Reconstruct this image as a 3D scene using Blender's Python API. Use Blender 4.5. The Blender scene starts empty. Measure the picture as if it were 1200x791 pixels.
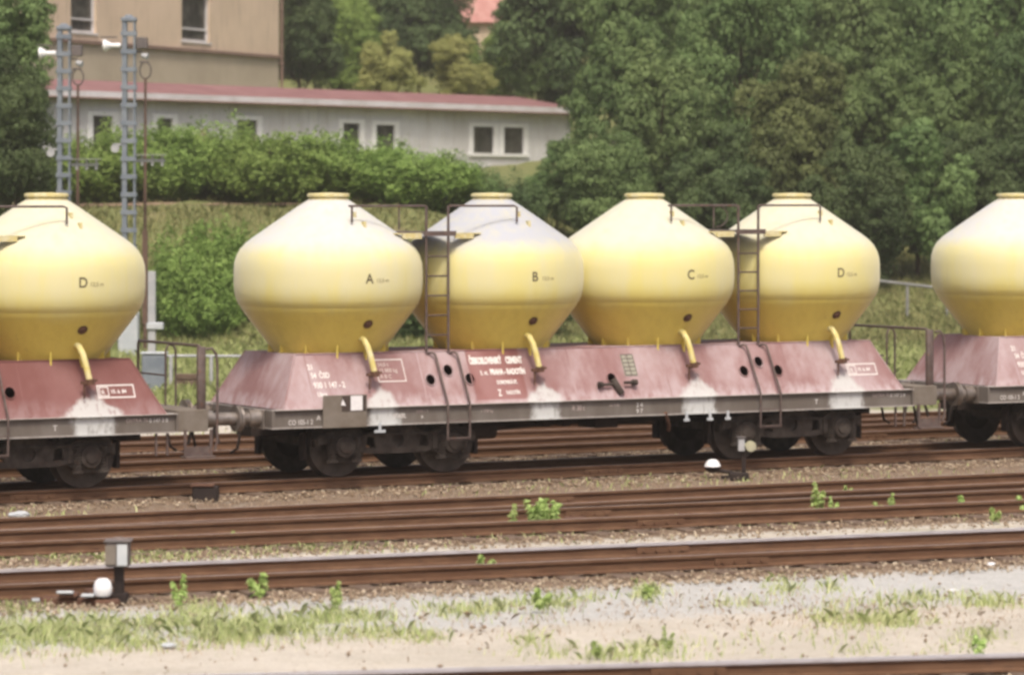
import bpy, bmesh, math, random
import numpy as np
from mathutils import Vector, Matrix
random.seed(7); RNG = np.random.default_rng(11)
PI = math.pi
# ------------------------------------------------------------------ camera, world, sun, exposure
FPX = 4181.0; TH = math.radians(29.84); YH = 229.2; CH = 4.1
FW = np.array([math.sin(TH), math.cos(TH)]); RT = np.array([math.cos(TH), -math.sin(TH)])
CP = np.array([-26.606, -47.131])
sc = bpy.context.scene
cam = bpy.data.cameras.new('camera'); co = bpy.data.objects.new('camera', cam)
sc.collection.objects.link(co); sc.camera = co
co.location = (CP[0], CP[1], CH); co.rotation_euler = (PI / 2, 0, -TH)
cam.sensor_width = 36; cam.lens = FPX / 1200 * 36; cam.shift_y = -(395.5 - YH) / 1200
cam.clip_start = 1; cam.clip_end = 1500
cam.dof.use_dof = True; cam.dof.focus_distance = 53; cam.dof.aperture_fstop = 1.8
w = bpy.data.worlds.new('World'); sc.world = w; w.use_nodes = True
SUN_EL, SUN_AZ = math.radians(58), TH + PI - math.radians(6)        # azimuth clockwise from +Y
nt = w.node_tree; bg = nt.nodes['Background']
sky = nt.nodes.new('ShaderNodeTexSky'); sky.sky_type = 'NISHITA'; sky.sun_disc = False
sky.sun_elevation = SUN_EL; sky.sun_rotation = SUN_AZ; sky.dust_density = 7; sky.air_density = .7; sky.ozone_density = 0.6
nt.links.new(sky.outputs[0], bg.inputs[0]); bg.inputs[1].default_value = 0.135
sl = bpy.data.lights.new('sun', 'SUN'); sl.energy = 2.1; sl.angle = math.radians(10); sl.color = (1, .93, .80)
so = bpy.data.objects.new('sun', sl); sc.collection.objects.link(so)
sd = Vector((math.sin(SUN_AZ) * math.cos(SUN_EL), math.cos(SUN_AZ) * math.cos(SUN_EL), math.sin(SUN_EL)))
so.rotation_euler = sd.to_track_quat('Z', 'Y').to_euler()
sc.view_settings.view_transform = 'Standard'; sc.view_settings.look = 'None'
sc.view_settings.gamma = 1; sc.view_settings.exposure = 0.4
sc.render.engine = 'CYCLES'
try:
    sc.cycles.filter_width = 3.0; sc.cycles.volume_bounces = 0; sc.cycles.volume_step_rate = 5; sc.cycles.max_bounces = 6; sc.cycles.transparent_max_bounces = 6
    sc.cycles.use_denoising = True
except Exception: pass

# ------------------------------------------------------------------ places
def at(px, d):                       # ground plan point seen at column px, d metres ahead
    p = CP + d * FW + (px - 600) / FPX * d * RT
    return float(p[0]), float(p[1])
def zz(py, d): return CH - (py - YH) * d / FPX
def gd(py, z=-.2): return FPX * (CH - z) / (py - YH)     # distance of a flat-ground point
def dl(x, y):
    q = np.stack([np.asarray(x) - CP[0], np.asarray(y) - CP[1]], -1)
    return q @ FW, q @ RT
HL = ([-50, 88, 97, 103, 112, 118, 126, 150, 165, 200, 300, 420], [-.22, -.22, -.05, 1.4, 3.6, 3.9, 4.8, 5.3, 6, 10, 30, 40])
HR = ([-50, 88, 104, 112, 118, 135, 150, 200, 300, 420], [-.22, -.22, -.1, .35, 1.2, 4.0, 6, 12, 30, 40])
def hz(x, y):
    d, l = dl(x, y)
    a = np.interp(d, *HL); b = np.interp(d, *HR)
    t = np.clip((l + 4) / 9, 0, 1); t = t * t * (3 - 2 * t)
    return a * (1 - t) + b * t

# ------------------------------------------------------------------ node materials
class N:
    def __init__(s, name):
        s.m = bpy.data.materials.new(name); s.m.use_nodes = True; s.t = s.m.node_tree
        s.b = s.t.nodes['Principled BSDF']; s.tc = s.t.nodes.new('ShaderNodeTexCoord')
    def node(s, ty, **k):
        n = s.t.nodes.new(ty)
        for a, v in k.items(): setattr(n, a, v)
        return n
    def link(s, a, b): s.t.links.new(a, b)
    def val(s, x, sock):
        if hasattr(x, 'is_linked'): s.link(x, sock)
        else: sock.default_value = x
    def math(s, op, a, b=0.0, c=None, clamp=False):
        n = s.node('ShaderNodeMath', operation=op, use_clamp=clamp)
        s.val(a, n.inputs[0]); s.val(b, n.inputs[1])
        if c is not None: s.val(c, n.inputs[2])
        return n.outputs[0]
    def rnd(s):
        return s.node('ShaderNodeObjectInfo').outputs['Random']
    def noise(s, scale, detail=4, rough=.55, stretch=(1, 1, 1), world=False, w=True):
        mp = s.node('ShaderNodeMapping'); mp.inputs['Scale'].default_value = stretch
        if world: s.link(s.node('ShaderNodeNewGeometry').outputs['Position'], mp.inputs[0])
        else: s.link(s.tc.outputs['Object'], mp.inputs[0])
        n = s.node('ShaderNodeTexNoise', noise_dimensions='4D')
        s.link(mp.outputs[0], n.inputs['Vector']); n.inputs['Scale'].default_value = scale
        n.inputs['Detail'].default_value = detail; n.inputs['Roughness'].default_value = rough
        if not world: s.link(s.math('MULTIPLY', s.rnd(), 37.0), n.inputs['W'])
        return n.outputs['Fac']
    def ramp(s, f, lo, hi, a=0., b=1.):
        n = s.node('ShaderNodeMapRange', interpolation_type='SMOOTHSTEP')
        s.val(f, n.inputs[0]); n.inputs[1].default_value = lo; n.inputs[2].default_value = hi
        n.inputs[3].default_value = a; n.inputs[4].default_value = b
        return n.outputs[0]
    def mix(s, f, a, b):
        n = s.node('ShaderNodeMix', data_type='RGBA')
        s.val(f, n.inputs[0])
        for v, k in ((a, 6), (b, 7)):
            if isinstance(v, tuple): n.inputs[k].default_value = (*v, 1)
            else: s.link(v, n.inputs[k])
        return n.outputs[2]
    def attr(s, nm): return s.node('ShaderNodeAttribute', attribute_name=nm)
    def xyz(s):
        n = s.node('ShaderNodeSeparateXYZ'); s.link(s.tc.outputs['Object'], n.inputs[0]); return n.outputs
    def out(s, col, rough=.7, bump=None, bs=.3, bd=.02, metal=0):
        s.val((*col, 1) if isinstance(col, tuple) else col, s.b.inputs['Base Color'])
        s.val(rough, s.b.inputs['Roughness']); s.b.inputs['Metallic'].default_value = metal
        s.b.inputs['Specular IOR Level'].default_value = .35
        if bump is not None:
            n = s.node('ShaderNodeBump'); n.inputs['Strength'].default_value = bs; n.inputs['Distance'].default_value = bd
            s.link(bump, n.inputs['Height']); s.link(n.outputs[0], s.b.inputs['Normal'])
        return s.m
def simple(name, c1, c2=None, scale=6, rough=.75, lo=.35, hi=.7, stretch=(1, 1, 1), metal=0, bs=.25, c3=None):
    n = N(name); f = n.noise(scale, 5, .6, stretch)
    col = n.mix(n.ramp(f, lo, hi), c1, c2 or tuple(v * .7 for v in c1))
    if c3: col = n.mix(n.ramp(n.noise(scale * 2.7, 4, .6, stretch), .55, .72), col, c3)
    return n.out(col, rough, f, bs, .01, metal)
M = {}
def spill(n, x, z, wide):            # cement spilled under every discharge pipe
    nx = n.noise(5, 4, .6); nf = n.noise(17, 4, .65, (1, 1, .3))
    xx = n.math('WRAP', n.math('ADD', x, 3.83 + 1.373), 0, 2.746) if False else None
    m = n.node('ShaderNodeMath', operation='WRAP'); n.link(n.math('ADD', x, 3.83), m.inputs[0])
    m.inputs[1].default_value = 1.373; m.inputs[2].default_value = -1.373
    ax = n.math('ABSOLUTE', m.outputs[0])
    ax = n.math('ADD', ax, n.math('MULTIPLY', n.math('SUBTRACT', nx, .5), .4))
    fan = n.ramp(z, 1.0, 1.35, wide, .05)
    e = n.math('SUBTRACT', fan, ax)
    s1 = n.ramp(n.math('ADD', e, n.math('MULTIPLY', n.math('SINE', n.math('MULTIPLY', x, 2.1)), .07)), -.09, .05)
    top = n.ramp(n.math('ADD', z, n.math('MULTIPLY', nf, .15)), 1.28, 1.52, 1, 0)
    return n.math('MULTIPLY', n.math('MULTIPLY', s1, top), n.ramp(nf, .32, .5, .45, 1))
def tank_mat(name, topdust, middust, tone):
    n = N(name); o = n.xyz()
    f = n.noise(2.2, 5, .6, (1, 1, .35)); g = n.noise(9, 4, .6, (1, 1, .12)); g2 = n.noise(30, 3, .6)
    zc = n.math('ADD', o[2], n.math('MULTIPLY', n.math('SUBTRACT', f, .5), .35))
    yel = n.mix(n.ramp(g, .35, .75), (.72, .58, .115), (.66, .52, .10))
    low = n.ramp(zc, 2.3, 2.75)
    yel = n.mix(low, yel, (.68, .60, .15))
    mid = n.math('MULTIPLY', n.ramp(zc, 2.3, 2.85), n.ramp(f, .3, .7, middust * .62, middust * 1.12))
    hi = n.math('MULTIPLY', n.ramp(zc, 2.95, 3.5), topdust)
    d = n.math('MAXIMUM', mid, hi); tone = n.mix(n.ramp(zc, 2.9, 3.5), (.62, .605, .50), tone)
    hi2 = n.noise(6, 5, .7, (1, 1, .08)); d = n.math('MULTIPLY', d, n.ramp(hi2, .3, .55, .8, 1.0))
    d = n.math('MULTIPLY', d, n.ramp(g, .25, .6, .86, 1.0))
    col = n.mix(d, yel, tone)
    col = n.mix(n.ramp(n.noise(1.3, 5, .65, (1, 1, 1)), .66, .8, 0, .35), col, (.42, .36, .26))
    col = n.mix(n.ramp(n.noise(26, 3, .6), .72, .78, 0, .5), col, (.30, .17, .07))
    st = n.math('MULTIPLY', n.ramp(n.noise(11, 4, .7, (1, 1, .05)), .62, .74, 0, .5), n.ramp(o[2], 2.3, 2.5, 1, .25))
    col = n.mix(st, col, (.34, .22, .07))
    n.b.inputs['Sheen Weight'].default_value = .25; n.b.inputs['Sheen Roughness'].default_value = .5
    return n.out(col, n.ramp(d, 0, 1, .42, .8), g2, .08, .004)
M['tank'] = [tank_mat('yellow_paint_dust_a', .95, .60, (.49, .495, .51)), tank_mat('yellow_paint_dust_b', 1.0, .52, (.385, .40, .445)),
             tank_mat('yellow_paint_dust_c', .88, .52, (.53, .525, .47)), tank_mat('yellow_paint_dust_d', .88, .50, (.53, .525, .46))]
def red_mat(name, dust, sp, k=1.0):
    n = N(name); o = n.xyz()
    f = n.noise(1.1, 5, .6, (1, 1, .5)); g = n.noise(7, 5, .65, (1, 1, .25)); h = n.noise(40, 3, .6)
    red = n.mix(n.ramp(f, .35, .7), (.175 * k, .054 * k, .046 * k), (.225 * k, .074 * k, .064 * k))
    red = n.mix(n.ramp(g, .62, .8, 0, .7), red, (.30, .12, .07))
    base = n.ramp(f, .38, .66, dust * .35, dust)
    lowd = n.ramp(o[2], 1.03, 1.42, min(1, dust + .2), 0)
    lowd = n.math('MULTIPLY', lowd, n.ramp(g, .3, .65, .45, 1))
    d = n.math('MAXIMUM', base, lowd)
    d = n.math('MULTIPLY', d, n.ramp(g, .2, .6, .6, 1.0))
    # the freshly painted lettering panel right of the first ladder stays cleaner
    pan = n.math('MULTIPLY', n.ramp(n.math('ABSOLUTE', n.math('ADD', o[0], 1.82)), .42, .47, 1, 0), n.ramp(o[2], 1.07, 1.09))
    d = n.math('MULTIPLY', d, n.math('SUBTRACT', 1.0, n.math('MULTIPLY', pan, .72)))
    col = n.mix(d, red, (.42, .34, .355))
    col = n.mix(n.math('MULTIPLY', spill(n, o[0], o[2], sp), .85), col, (.50, .505, .50))
    return n.out(col, .72, h, .12, .005)
M['red'] = red_mat('red_oxide_dusty', .92, .32); M['redclean'] = red_mat('red_oxide_dark', .16, .42, .8)
def sole_mat():
    n = N('frame_grey_brown'); o = n.xyz()
    f = n.noise(3, 5, .6, (1, 1, .4)); g = n.noise(20, 4, .6, (1, 1, .3))
    col = n.mix(n.ramp(f, .35, .7), (.125, .105, .09), (.17, .15, .135))
    geo = n.node('ShaderNodeNewGeometry'); sp = n.node('ShaderNodeSeparateXYZ'); n.link(geo.outputs['Normal'], sp.inputs[0])
    up = n.ramp(o[2], .772, .79, .75, 0)
    up2 = n.ramp(o[2], 1.024, 1.03, 0, .75)
    col = n.mix(n.math('MULTIPLY', n.math('MAXIMUM', up, up2), n.ramp(g, .25, .6, .5, 1)), col, (.52, .48, .46))
    col = n.mix(n.math('MULTIPLY', spill(n, o[0], o[2], .27), .9), col, (.55, .56, .56))
    return n.out(col, .75, g, .15, .006)
M['sole'] = sole_mat()
M['bogie'] = simple('bogie_grime_shaded', (.026, .018, .015), (.080, .066, .056), 5, .8, c3=(.06, .032, .022))  # grime, darkened further to hold the shadow under the wagons
M['under'] = simple('underframe_grime_shaded', (.018, .012, .011), (.03, .02, .017), 5, .85)  # near black: undergear shade put into the grime colour
M['wheel'] = simple('wheel_steel', (.018, .011, .009), (.036, .026, .021), 7, .65, metal=.1)  # steel colour lowered too for the shade beneath the frames
M['tread'] = simple('wheel_tread', (.075, .06, .052), (.035, .026, .022), 7, .5, metal=.3)
M['tube'] = simple('handrail_paint', (.085, .06, .055), (.13, .10, .09), 9, .6, c3=(.16, .07, .04))
M['ypipe'] = simple('pipe_yellow', (.62, .52, .16), (.68, .62, .36), 8, .55)
M['yellow'] = simple('bracket_yellow', (.55, .47, .20), (.60, .56, .38), 12, .7, c3=(.34, .24, .10))
M['rusty'] = simple('rust', (.13, .065, .04), (.08, .04, .028), 14, .85)
M['white'] = simple('white_lettering', (.74, .71, .69), (.62, .56, .54), 22, .7, lo=.45, hi=.75)
M['faint'] = simple('faded_lettering', (.50, .42, .40), (.42, .33, .31), 30, .8)
M['black'] = simple('black_lettering', (.06, .05, .035), (.16, .13, .08), 30, .8)
M['blackfaint'] = simple('faded_black_lettering', (.24, .20, .11), (.34, .30, .18), 30, .8)
M['plate'] = simple('plate_brown', (.15, .125, .10), (.19, .165, .14), 6, .7)
M['card'] = simple('paper_card', (.78, .77, .78), (.68, .66, .68), 9, .8)
M['darkplate'] = simple('black_plate', (.05, .035, .03), (.08, .06, .05), 9, .7)
M['placardlight'] = simple('aged_cream_enamel', (.46, .45, .30), (.36, .34, .25), 9, .7)
M['placard'] = simple('placard_grey', (.33, .33, .27), (.25, .22, .19), 25, .7)
M['buffer'] = simple('buffer_steel', (.17, .14, .12), (.30, .27, .25), 5, .42, metal=.55)
M['railrust'] = simple('rail_rust', (.105, .052, .028), (.155, .085, .048), 3, .85, stretch=(1, 1, 6), c3=(.07, .038, .026))
M['railshine'] = simple('rail_polished_glint', (.62, .60, .64), (.50, .47, .49), 4, .3, metal=.35)  # polished steel, its bright sky glint put into the pale base colour
M['raildull'] = simple('rail_head_dull', (.36, .29, .26), (.26, .19, .16), 4, .5, metal=.3)
M['sleeper'] = simple('sleeper_timber', (.10, .065, .045), (.17, .125, .095), 4, .9, stretch=(1, 5, 1))
M['mast'] = simple('mast_blue_grey', (.145, .17, .205), (.205, .23, .26), 3, .55)
M['pole'] = simple('pole_brown', (.12, .075, .055), (.16, .10, .08), 8, .8)
M['mastdark'] = simple('mast_dark_steel', (.10, .09, .09), (.16, .13, .12), 5, .7)
M['wpaint'] = simple('white_enamel', (.80, .80, .82), (.70, .70, .72), 6, .4)
M['concrete'] = simple('pale_concrete', (.40, .43, .46), (.50, .52, .54), 3, .85)
M['galv'] = simple('dull_galvanised', (.20, .20, .20), (.27, .265, .26), 5, .7)
M['grey'] = simple('grey_paint', (.34, .35, .37), (.42, .42, .43), 5, .6)
M['bark'] = simple('bark', (.07, .05, .035), (.12, .09, .065), 4, .95)
M['glass'] = simple('dark_window_glass', (.03, .03, .028), (.10, .095, .085), 2, .12)
M['wframe'] = simple('window_white', (.80, .80, .80), (.68, .68, .68), 6, .6)
M['roofred'] = simple('roofing_red', (.19, .092, .092), (.25, .135, .13), 1.2, .9)
M['rooftile'] = simple('roof_tiles_pink_red', (.36, .17, .15), (.44, .25, .22), 2, .85)
M['fascia'] = simple('fascia_white', (.62, .61, .63), (.45, .43, .42), 1.1, .6, lo=.3, hi=.8)
M['ledge'] = simple('ledge_brown', (.17, .11, .09), (.22, .15, .12), 3, .8)
def wallmat(name, a, b, st, seams=0):
    n = N(name); f = n.noise(.5, 5, .6); g = n.noise(4, 4, .6, (1, 1, .15))
    col = n.mix(n.ramp(f, .35, .65), a, b); col = n.mix(n.ramp(g, .5, .8, 0, .6), col, st)
    return n.out(col, .9, g, .2, .02)
M['hutwall'] = wallmat('weathered_grey_boards', (.52, .51, .51), (.62, .62, .64), (.40, .36, .33))
M['render'] = wallmat('ochre_render', (.60, .475, .36), (.53, .42, .315), (.26, .205, .15))
M['renderlow'] = wallmat('ochre_render_lower', (.42, .36, .28), (.36, .305, .235), (.39, .34, .27))

def leafmat(name, c1, c2, trans=.35):
    n = N(name); a = n.attr('v').outputs['Fac']
    col = n.mix(a, c1, c2)
    hs = n.node('ShaderNodeHueSaturation'); n.link(col, hs.inputs['Color'])
    r = n.rnd(); n.link(n.math('MULTIPLY_ADD', r, .018, .488), hs.inputs['Hue']); n.link(n.math('MULTIPLY_ADD', r, .3, .85), hs.inputs['Value'])
    m = n.out(hs.outputs[0], .6)
    n.b.inputs['Specular IOR Level'].default_value = .2
    tr = n.node('ShaderNodeBsdfTranslucent'); n.link(hs.outputs[0], tr.inputs[0])
    mx = n.node('ShaderNodeMixShader'); mx.inputs[0].default_value = trans
    n.link(n.b.outputs[0], mx.inputs[1]); n.link(tr.outputs[0], mx.inputs[2])
    n.link(mx.outputs[0], n.t.nodes['Material Output'].inputs[0])
    return m
L = {'dark': leafmat('leaves_dark', (.042, .078, .030), (.150, .215, .085)),
     'mid': leafmat('leaves_mid', (.070, .125, .042), (.225, .315, .120)),
     'bright': leafmat('leaves_bright', (.125, .215, .045), (.320, .455, .130)),
     'pale': leafmat('leaves_pale_yellow', (.23, .25, .080), (.43, .43, .17)),
     'olive': leafmat('leaves_olive', (.090, .120, .045), (.215, .255, .095)),
     'weed': leafmat('leaves_weed', (.34, .48, .14), (.56, .68, .29), .4),
     'grass': leafmat('grass_front', (.35, .44, .15), (.64, .65, .37), .35),
     'meadow': leafmat('grass_meadow', (.30, .37, .12), (.52, .55, .27), .35),
     'slope': leafmat('grass_slope', (.19, .22, .08), (.36, .34, .16), .35),
     'straw': leafmat('dry_straw', (.48, .37, .26), (.60, .50, .38), .3)}
def groundmat():
    n = N('ground_soil'); a = n.attr('zone'); sp = n.node('ShaderNodeSeparateColor'); n.link(a.outputs['Color'], sp.inputs[0])
    f = n.noise(.55, 6, .65, world=True); g = n.noise(5, 5, .7, world=True); h = n.noise(26, 3, .7, world=True)
    soil = n.mix(n.ramp(f, .38, .62), (.49, .45, .385), (.57, .525, .455))
    soil = n.mix(n.ramp(g, .45, .75, 0, .5), soil, (.40, .34, .25))
    bal = n.mix(n.ramp(g, .35, .65), (.13, .085, .055), (.22, .155, .105))
    bal = n.mix(n.ramp(h, .5, .7, 0, .5), bal, (.33, .26, .18))
    pth = n.mix(n.ramp(g, .35, .7), (.45, .45, .435), (.53, .525, .505))
    gr = n.mix(n.ramp(g, .35, .65), (.13, .16, .05), (.21, .22, .08))
    gr = n.mix(n.ramp(f, .55, .7, 0, .7), gr, (.26, .20, .12))
    wb = n.math('MULTIPLY_ADD', n.math('SUBTRACT', g, .5), .8, sp.outputs[0])
    wp = n.math('MULTIPLY_ADD', n.math('SUBTRACT', g, .5), .8, sp.outputs[1])
    wg = n.math('MULTIPLY_ADD', n.math('SUBTRACT', f, .5), .8, sp.outputs[2])
    c = n.mix(n.ramp(wp, .35, .65), soil, pth); c = n.mix(n.ramp(wb, .35, .65), c, bal); c = n.mix(n.ramp(wg, .35, .65), c, gr)
    c = n.mix(n.ramp(h, .3, .7, .28, 0), c, (.10, .07, .05))
    bu = n.math('ADD', g, h)
    return n.out(c, .95, bu, .5, .04)
M['ground'] = groundmat()
M['stone'] = None
n = N('ballast_stone'); M['stone'] = n.out(n.mix(n.attr('v').outputs['Fac'], (.20, .14, .09), (.46, .385, .29)), .95)
hm = bpy.data.materials.new('haze_lift'); hm.use_nodes = True; hm.node_tree.nodes.remove(hm.node_tree.nodes['Principled BSDF'])
hv = hm.node_tree.nodes.new('ShaderNodeVolumePrincipled'); hv.inputs['Color'].default_value = (.95, .88, .78, 1); hv.inputs['Density'].default_value = .0005; hv.inputs['Anisotropy'].default_value = .2  # haze volume added to lift the dark tones
hm.node_tree.links.new(hv.outputs[0], hm.node_tree.nodes['Material Output'].inputs['Volume']); M['haze'] = hm
M['dirt'] = simple('brown_path_dirt', (.22, .15, .10), (.28, .20, .14), .8, .95)

# ------------------------------------------------------------------ mesh helpers
COL = sc.collection
class MB:
    def __init__(s): s.v = []; s.f = []; s.mi = []; s.cur = 0
    def add(s, vs, fs):
        o = len(s.v); s.v += [tuple(v) for v in vs]; s.f += [[i + o for i in f] for f in fs]; s.mi += [s.cur] * len(fs)
        return s
    def box(s, x0, x1, y0, y1, z0, z1, M4=None, bev=0):
        if bev:
            b = bev; vs = []
            bm = bmesh.new(); bmesh.ops.create_cube(bm, size=1)
            for v in bm.verts: v.co = Vector(((x0 + x1) / 2 + v.co.x * (x1 - x0), (y0 + y1) / 2 + v.co.y * (y1 - y0), (z0 + z1) / 2 + v.co.z * (z1 - z0)))
            bmesh.ops.bevel(bm, geom=bm.edges[:], offset=b, segments=1, affect='EDGES')
            bm.verts.ensure_lookup_table()
            vs = [v.co.copy() for v in bm.verts]; fs = [[v.index for v in f.verts] for f in bm.faces]; bm.free()
        else:
            vs = [Vector(p) for p in ((x0, y0, z0), (x1, y0, z0), (x1, y1, z0), (x0, y1, z0), (x0, y0, z1), (x1, y0, z1), (x1, y1, z1), (x0, y1, z1))]
            fs = [(0, 3, 2, 1), (4, 5, 6, 7), (0, 1, 5, 4), (1, 2, 6, 5), (2, 3, 7, 6), (3, 0, 4, 7)]
        if M4: vs = [M4 @ v for v in vs]
        return s.add(vs, fs)
    def cyl(s, p0, p1, r0, r1=None, n=14, cap=True):
        p0 = Vector(p0); p1 = Vector(p1); r1 = r0 if r1 is None else r1
        a = (p1 - p0).normalized(); u = a.orthogonal().normalized(); v = a.cross(u)
        vs = [p0 + (u * math.cos(t) + v * math.sin(t)) * r0 for t in [2 * PI * i / n for i in range(n)]] + \
             [p1 + (u * math.cos(t) + v * math.sin(t)) * r1 for t in [2 * PI * i / n for i in range(n)]]
        fs = [(i, (i + 1) % n, n + (i + 1) % n, n + i) for i in range(n)]
        if cap: fs += [tuple(range(n))[::-1], tuple(range(n, 2 * n))]
        return s.add(vs, fs)
    def tube(s, pts, r, n=8, r1=None):
        pts = [Vector(p) for p in pts]; m = len(pts); vs = []; fs = []
        t0 = (pts[1] - pts[0]).normalized(); u = t0.orthogonal().normalized()
        for i, p in enumerate(pts):
            t = (pts[min(i + 1, m - 1)] - pts[max(i - 1, 0)]).normalized()
            u = (u - t * u.dot(t)).normalized(); v = t.cross(u)
            rr = r if r1 is None else r + (r1 - r) * i / (m - 1)
            vs += [p + (u * math.cos(a) + v * math.sin(a)) * rr for a in [2 * PI * k / n for k in range(n)]]
        for i in range(m - 1):
            for k in range(n): fs.append((i * n + k, i * n + (k + 1) % n, (i + 1) * n + (k + 1) % n, (i + 1) * n + k))
        fs += [tuple(range(n))[::-1], tuple(range((m - 1) * n, m * n))]
        return s.add(vs, fs)
    def lathe(s, prof, c=(0, 0, 0), n=64, axis='Z'):
        vs = []; fs = []
        for r, z in prof:
            for i in range(n):
                a = 2 * PI * i / n
                if axis == 'Z': vs.append((c[0] + r * math.cos(a), c[1] + r * math.sin(a), c[2] + z))
                else: vs.append((c[0] + r * math.cos(a), c[1] + z, c[2] + r * math.sin(a)))
        for j in range(len(prof) - 1):
            for i in range(n): fs.append((j * n + i, j * n + (i + 1) % n, (j + 1) * n + (i + 1) % n, (j + 1) * n + i))
        fs.append(tuple(range(n))); fs.append(tuple(range((len(prof) - 1) * n, len(prof) * n)))
        return s.add(vs, fs)
    def sheet(s, outer, holes, fn, thick):
        """flat plate with holes, outline in (u,v); fn(u,v,w)->xyz, w 0..thick"""
        bm = bmesh.new(); es = []
        for loop in [outer] + holes:
            vs = [bm.verts.new((u, v, 0)) for u, v in loop]
            es += [bm.edges.new((vs[i], vs[(i + 1) % len(vs)])) for i in range(len(vs))]
        bmesh.ops.triangle_fill(bm, use_beauty=True, edges=es)
        bm.verts.index_update(); V = [(v.co.x, v.co.y) for v in bm.verts]; Fc = [[v.index for v in f.verts] for f in bm.faces]
        be = [(e.verts[0].index, e.verts[1].index) for e in bm.edges if len(e.link_faces) == 1]; bm.free()
        k = len(V); vs = [fn(u, v, 0) for u, v in V] + [fn(u, v, thick) for u, v in V]
        fs = Fc + [[i + k for i in f[::-1]] for f in Fc] + [(a, b, b + k, a + k) for a, b in be]
        return s.add(vs, fs)
    def build(s, name, mats, parent=None, smooth=None, recalc=True):
        me = bpy.data.meshes.new(name); me.from_pydata(s.v, [], s.f)
        if not isinstance(mats, (list, tuple)): mats = [mats]
        for m in mats: me.materials.append(m)
        if len(mats) > 1: me.polygons.foreach_set('material_index', s.mi)
        if recalc:
            bm = bmesh.new(); bm.from_mesh(me); bmesh.ops.recalc_face_normals(bm, faces=bm.faces[:]); bm.to_mesh(me); bm.free()
        if smooth: me.shade_smooth(); me.set_sharp_from_angle(angle=math.radians(smooth))
        me.update()
        o = bpy.data.objects.new(name, me); COL.objects.link(o)
        if parent: o.parent = parent
        return o
def circ(cx, cy, r, n=16): return [(cx + r * math.cos(2 * PI * i / n), cy + r * math.sin(2 * PI * i / n)) for i in range(n)]
def tag(o, label=None, cat=None, group=None, kind=None):
    if label: o['label'] = label
    if cat: o['category'] = cat
    if group: o['group'] = group
    if kind: o['kind'] = kind
    return o
def empty(name, loc=(0, 0, 0), rz=0):
    o = bpy.data.objects.new(name, None); o.location = loc; o.rotation_euler = (0, 0, rz); o.empty_display_size = .3
    COL.objects.link(o); return o
def copy_tree(o, parent=None):
    c = o.copy(); COL.objects.link(c)
    if parent: c.parent = parent
    for ch in list(o.children): copy_tree(ch, c)
    return c
def np_mesh(name, V, F, mat, parent=None, attr=None, smooth=False):
    """V (n,3), F (m,k) faces of equal size; attr: per-vertex grey value"""
    me = bpy.data.meshes.new(name); k = F.shape[1]
    me.vertices.add(len(V)); me.vertices.foreach_set('co', V.astype(np.float32).ravel())
    me.loops.add(F.size); me.loops.foreach_set('vertex_index', F.astype(np.int32).ravel())
    me.polygons.add(len(F)); me.polygons.foreach_set('loop_start', np.arange(0, F.size, k, dtype=np.int32))
    me.polygons.foreach_set('loop_total', np.full(len(F), k, dtype=np.int32))
    if attr is not None:
        if attr.ndim == 1:
            a = me.attributes.new('v', 'FLOAT', 'POINT'); a.data.foreach_set('value', attr.astype(np.float32))
        else:
            a = me.attributes.new('zone', 'FLOAT_COLOR', 'POINT'); a.data.foreach_set('color', attr.astype(np.float32).ravel())
    me.materials.append(mat); me.update(calc_edges=True); me.validate()
    if smooth: me.shade_smooth()
    o = bpy.data.objects.new(name, me); COL.objects.link(o)
    if parent: o.parent = parent
    return o
def text_mesh(name, body, size, mat, fn, parent, align='LEFT', sx=1.0, ext=.0015, bold=.0):
    cu = bpy.data.curves.new(name, 'FONT'); cu.body = body; cu.size = size; cu.extrude = ext; cu.align_x = align; cu.offset = bold
    tmp = bpy.data.objects.new(name, cu); COL.objects.link(tmp)
    dg = bpy.context.evaluated_depsgraph_get(); me = bpy.data.meshes.new_from_object(tmp.evaluated_get(dg))
    bpy.data.objects.remove(tmp); bpy.data.curves.remove(cu)
    for v in me.vertices: v.co = Vector(fn(v.co.x * sx, v.co.y, v.co.z))
    me.materials.clear(); me.materials.append(mat); me.name = name
    o = bpy.data.objects.new(name, me); COL.objects.link(o); o.parent = parent
    return o

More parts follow.
